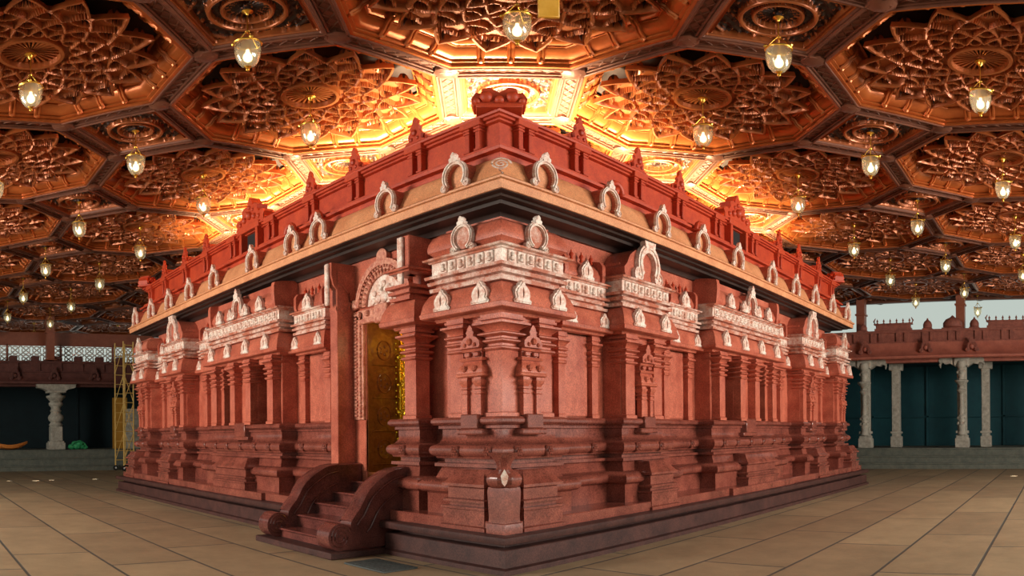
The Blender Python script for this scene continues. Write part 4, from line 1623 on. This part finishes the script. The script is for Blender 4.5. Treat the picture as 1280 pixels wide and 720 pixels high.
def bracket():
    m = MB().box(-.10, .42, -.32, .32, 3.55, 3.90, .03)
    for s_ in (-1, 1):
        m.prism([(s_ * .25, 3.9), (s_ * .95, 3.9), (s_ * 1.0, 3.78), (s_ * .92, 3.66), (s_ * .80, 3.70), (s_ * .70, 3.62), (s_ * .50, 3.66), (s_ * .25, 3.50)], .0, .34, plane='yz')
        m.tube([(.17, s_ * .93, 3.70), (.17, s_ * .96, 3.60), (.17, s_ * .93, 3.48)], [.08, .06, .02], 8)
    return m


me_fp, me_br = figure_pillar().mesh('pillar', M_GREY), bracket().mesh('pillar_bracket', M_GREY)
for y in (2.72, -1.62, -6.0, -10.4):
    p = put('pillar', me_fp, gr, gpt(25.15, y, .80))
    put('pillar_bracket', me_br, p)
me_pp2 = MB().box(-.18, .18, -.18, .18, 0, 3.9, .02).box(-.24, .24, -.24, .24, 0, .5, .02).box(-.24, .24, -.24, .24, .62, .72, .02).box(-.24, .24, -.3, .3, 3.5, 3.9, .03).mesh('inner_pillar', M_GREY)
for y in (1.55, -2.55, -7.0, -11.4):
    put('inner_pillar', me_pp2, gr, gpt(26.4, y, .80))

# ------------------------------------------------------------------ left gallery (front on Y = 28.6)
G = Vector((2.0, 28.6, GZ))
gl_ = thing('pillared_gallery', 'shadowed gallery with one grey turned pillar and dark red eave left of the shrine', 'gallery', tuple(G))
X0L, X1L = -18.0, 15.0
m = MB()
for (y, z0, z1) in ((28.6, GZ, .18), (28.95, .12, .55), (29.3, .5, .95)):
    gbox(m, X0L, X1L, y, 34.5, z0, z1 - .05)
    gbox(m, X0L, X1L, y - .04, 34.5, z1 - .06, z1, .015)
m.build('steps', M_STEP, gl_)
m = MB()
gbox(m, X0L, X1L, 34.0, 34.4, .8, 5.0)
gbox(m, X0L, X0L + .3, 30.2, 34.4, .8, 5.0)
gbox(m, X1L - .3, X1L, 30.2, 34.4, .8, 5.0)
gbox(m, X0L, X1L, 30.1, 34.4, 4.55, 4.75)
gbox(m, 2.95, 3.05, 33.9, 34.1, .9, 4.6)
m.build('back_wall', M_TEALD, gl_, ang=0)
MB().box(4.15 - G.x, 4.9 - G.x, 30.6 - G.y, 30.8 - G.y, .9 - G.z, 3.6 - G.z).build('side_panel', M_OCHRE, gl_, ang=0, label='ochre wall panel behind the scaffold tower')
m = MB()
gbox(m, 4.75, 5.6, 29.9, 30.4, .95, 3.0, .02)
for z in (1.3, 1.7, 2.1, 2.5, 2.9):
    gbox(m, 4.70, 5.65, 29.85, 30.45, z, z + .08, .01)
m.build('grey_pier', M_GREY, gl_)
ep = [(0, 4.10), (0, 4.22), (-.05, 4.24), (-.50, 4.20), (-.54, 4.24), (-.54, 4.30), (-.46, 4.36), (-.36, 4.46), (-.28, 4.60), (-.24, 4.78), (0, 4.82), (.6, 4.82), (.6, 4.10)]
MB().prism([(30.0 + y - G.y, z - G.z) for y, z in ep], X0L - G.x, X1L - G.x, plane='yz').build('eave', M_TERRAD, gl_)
m = MB()
gbox(m, X0L, X1L, 29.85, 30.2, 4.80, 4.86, .01)
gbox(m, X0L, X1L, 29.92, 30.2, 4.85, 5.30)
gbox(m, X0L, X1L, 29.82, 30.22, 5.26, 5.38, .015)
x = -8.0
while x < 7:
    gbox(m, x, x + .5, 29.84, 30.2, 4.86, 5.30, .01)
    gbox(m, x + .05, x + .45, 29.86, 30.16, 5.36, 5.62, .03)
    x += 1.1
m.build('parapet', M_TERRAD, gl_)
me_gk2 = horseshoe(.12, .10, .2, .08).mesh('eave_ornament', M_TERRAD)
for x in (-3.2, -1.1, .85, 2.9):
    o = put('eave_ornament', me_gk2, gl_, gpt(x, 29.6, 4.42))
    MB().ball((0, 0, .2), .11, 10, 1, .6, 1).build('ornament_core', M_TERRAD, o)
for x in (-5.4, .98, 7.4):
    m = MB()
    m.box(-.42, .42, -.42, .42, 0, .35, .03).box(-.36, .36, -.36, .36, .33, .42, .02).box(-.30, .30, -.30, .30, .42, 1.15, .03)
    m.lathe([(.30, 1.15), (.36, 1.22), (.30, 1.30), (.26, 1.36), (.36, 1.45), (.40, 1.58), (.36, 1.70), (.27, 1.78), (.24, 1.86), (.30, 1.93), (.24, 2.0), (.25, 2.10), (.36, 2.22), (.36, 2.32), (.28, 2.38), (.40, 2.52), (.48, 2.60), (.48, 2.68), (.30, 2.72), (.30, 2.85)], 20)
    m.box(-.46, .46, -.4, .4, 2.82, 2.92, .02)
    p = m.build('pillar', M_GREY, gl_, gpt(x, 29.95, .95))
    MB().prism([(-1.0, 3.25), (-.95, 3.08), (-.6, 3.0), (-.45, 2.90), (.45, 2.90), (.6, 3.0), (.95, 3.08), (1.0, 3.25)], -.3, .3).build('pillar_bracket', M_GREY, p)

# lattice screen above the left gallery with the bright sky beyond
G = Vector((0, 31.2, 5.4))
js = thing('lattice_screen', 'white pierced lattice screen between the left gallery parapet and the ceiling', 'screen', tuple(G))
m = MB()
x = -9.0
while x < 6.5:
    for r in range(2):
        cx_, cz_ = x + .28, 5.62 + r * .44
        m.prism([(cx_ + .235 * math.cos(t * PI / 8) - G.x, cz_ + .225 * math.sin(t * PI / 8) - G.z) for t in range(16)], -.03, .03, [[(cx_ + .175 * math.cos(t * PI / 8 + .1) - G.x, cz_ + .165 * math.sin(t * PI / 8 + .1) - G.z) for t in range(16)]])
        m.tube([(cx_ - .27 - G.x, 0, cz_ - .22 - G.z), (cx_ + .27 - G.x, 0, cz_ + .22 - G.z)], .035, 4)
        m.tube([(cx_ - .27 - G.x, 0, cz_ + .22 - G.z), (cx_ + .27 - G.x, 0, cz_ - .22 - G.z)], .035, 4)
    x += .56
m.build('lattice', M_WHITE, js)
m = MB().box(-9.1 - G.x, 6.6 - G.x, -.06, .06, 6.30 - G.z, 7.0 - G.z, .01)
for x in (-6.9, -4.1, -1.3, 1.5, 4.3):
    m.box(x - .05, x + .05, -.06, .06, -.1, 1.0, .01)
m.build('screen_frame', M_POST, js)

# steel posts that carry the ceiling
def post(x, y, z0, z1, r, lab):
    t = thing('ceiling_post', lab, 'post', (x, y, z0), 0, 'posts carrying the ceiling')
    MB().box(-r, r, -r, r, 0, z1 - z0, .01).build('shaft', M_POST, t)
    MB().box(-r * 1.5, r * 1.5, -r * 1.5, r * 1.5, 0, .06, .01).build('foot_plate', M_POST, t)
    MB().box(-r * 1.25, r * 1.25, -r * 1.25, r * 1.25, (z1 - z0) * .60, (z1 - z0) * .60 + .08, .01).build('collar', M_POST, t)


post(25.6, 2.95, 5.5, 7.62, .19, 'brown steel post on the right gallery roof nearest the shrine')
post(25.6, -1.55, 5.5, 8.1, .19, 'brown steel post standing on the gallery roof at far right')
post(.70, 29.9, 5.4, 7.7, .20, 'brown post above the left gallery pillar')
# edge beam of the ceiling
struct(MB().box(26.15, 26.4, -12, 37.5, 7.42, 7.75, .02).box(-12, 26.4, 37.2, 37.5, 7.42, 7.75, .02).build('trim_2', M_BEAM))

# scaffold tower beside the far left corner
sf = thing('scaffold_tower', 'narrow yellow tubular scaffold tower on wheels by the far left corner of the shrine', 'scaffold', (3.96, 27.95, GZ), .25)
W_, D_, H_ = .55, .8, 6.2
for (x, y) in ((-W_ / 2, -D_ / 2), (W_ / 2, -D_ / 2), (-W_ / 2, D_ / 2), (W_ / 2, D_ / 2)):
    MB().tube([(x, y, .25), (x, y, H_)], .034, 8).build('upright', M_SCAF, sf)
    wv = MB().lathe([(.11, -.03), (.125, -.02), (.125, .02), (.11, .03)], 16).xf(lambda a, b, c: (a, c, b))
    wh = wv.build('castor', M_RUBBER, sf, (x, y, .125))
    MB().lathe([(.05, -.04), (.05, .04)], 12).xf(lambda a, b, c: (a, c, b)).tube([(0, 0, .0), (0, 0, .14)], .02, 6).build('castor_hub', M_WHITE, wh)
me_rung = MB().tube([(-W_ / 2, 0, 0), (W_ / 2, 0, 0)], .022, 6).mesh('rung', M_SCAF)
for k_ in range(13):
    for y in (-D_ / 2, D_ / 2):
        put('rung', me_rung, sf, (0, y, .5 + k_ * .46))
m = MB()
for k_ in range(4):
    z = .5 + k_ * 1.4
    m.tube([(-W_ / 2, -D_ / 2, z), (W_ / 2, -D_ / 2, z + 1.3)], .02, 6)
    m.tube([(W_ / 2, -D_ / 2, z), (W_ / 2, D_ / 2, z + 1.3)], .02, 6)
    m.tube([(-W_ / 2, D_ / 2, z), (-W_ / 2, -D_ / 2, z + 1.3)], .02, 6)
m.build('braces', M_SCAF, sf)

# things lying on the left gallery floor
b = MB()
pts = []
for k_ in range(15):
    t = -1 + 2 * k_ / 14
    pts.append((t * .85, .05 + .30 * t * t))
for s_, rr in ((0, 1.0),):
    vs, fs = [], []
    for (x, z) in pts:
        wd = .26 * (1 - (x / .9) ** 2) + .02
        vs += [(x, -wd, z + .20 - .12 * (x / .85) ** 2), (x, -wd * .75, z + .03), (x, 0, z - .04), (x, wd * .75, z + .03), (x, wd, z + .20 - .12 * (x / .85) ** 2), (x, wd * .7, z + .06), (x, 0, z), (x, -wd * .7, z + .06)]
    for i in range(14):
        fs += [(i * 8 + j, i * 8 + (j + 1) % 8, (i + 1) * 8 + (j + 1) % 8, (i + 1) * 8 + j) for j in range(8)]
    b.add(vs, fs)
bk = thing('boat_basket', 'long orange boat-shaped basket lying on the left gallery floor', 'basket', (-1.35, 29.75, .95))
b.build('shell', M_ORANGE, bk)
b = MB()
for k_ in range(9):
    b.ball((-.5 + k_ * .125, random.uniform(-.06, .06), .16 + random.uniform(-.02, .03)), .09, 8)
b.build('contents', M_ORANGE, bk)
gb = thing('green_bundle', 'rumpled green bundle lying beside the grey pillar of the left gallery', 'bundle', (2.02, 29.75, .95))
b = MB()
for (x, y, z, r) in ((0, 0, .18, .22), (.25, .02, .16, .18), (-.26, 0, .14, .17), (.12, -.1, .28, .15), (-.1, .06, .30, .14), (.42, 0, .10, .12)):
    b.ball((x, y, z), r, 14, 1.25, 1, .85)
b.build('cloth_lumps', M_GREEN, gb)
MB().tube([(-.40, -.1, .10), (-.2, -.2, .34), (.1, -.18, .44), (.35, -.16, .30), (.5, -.12, .08)], .03, 8).build('tie', M_GREEN, gb)
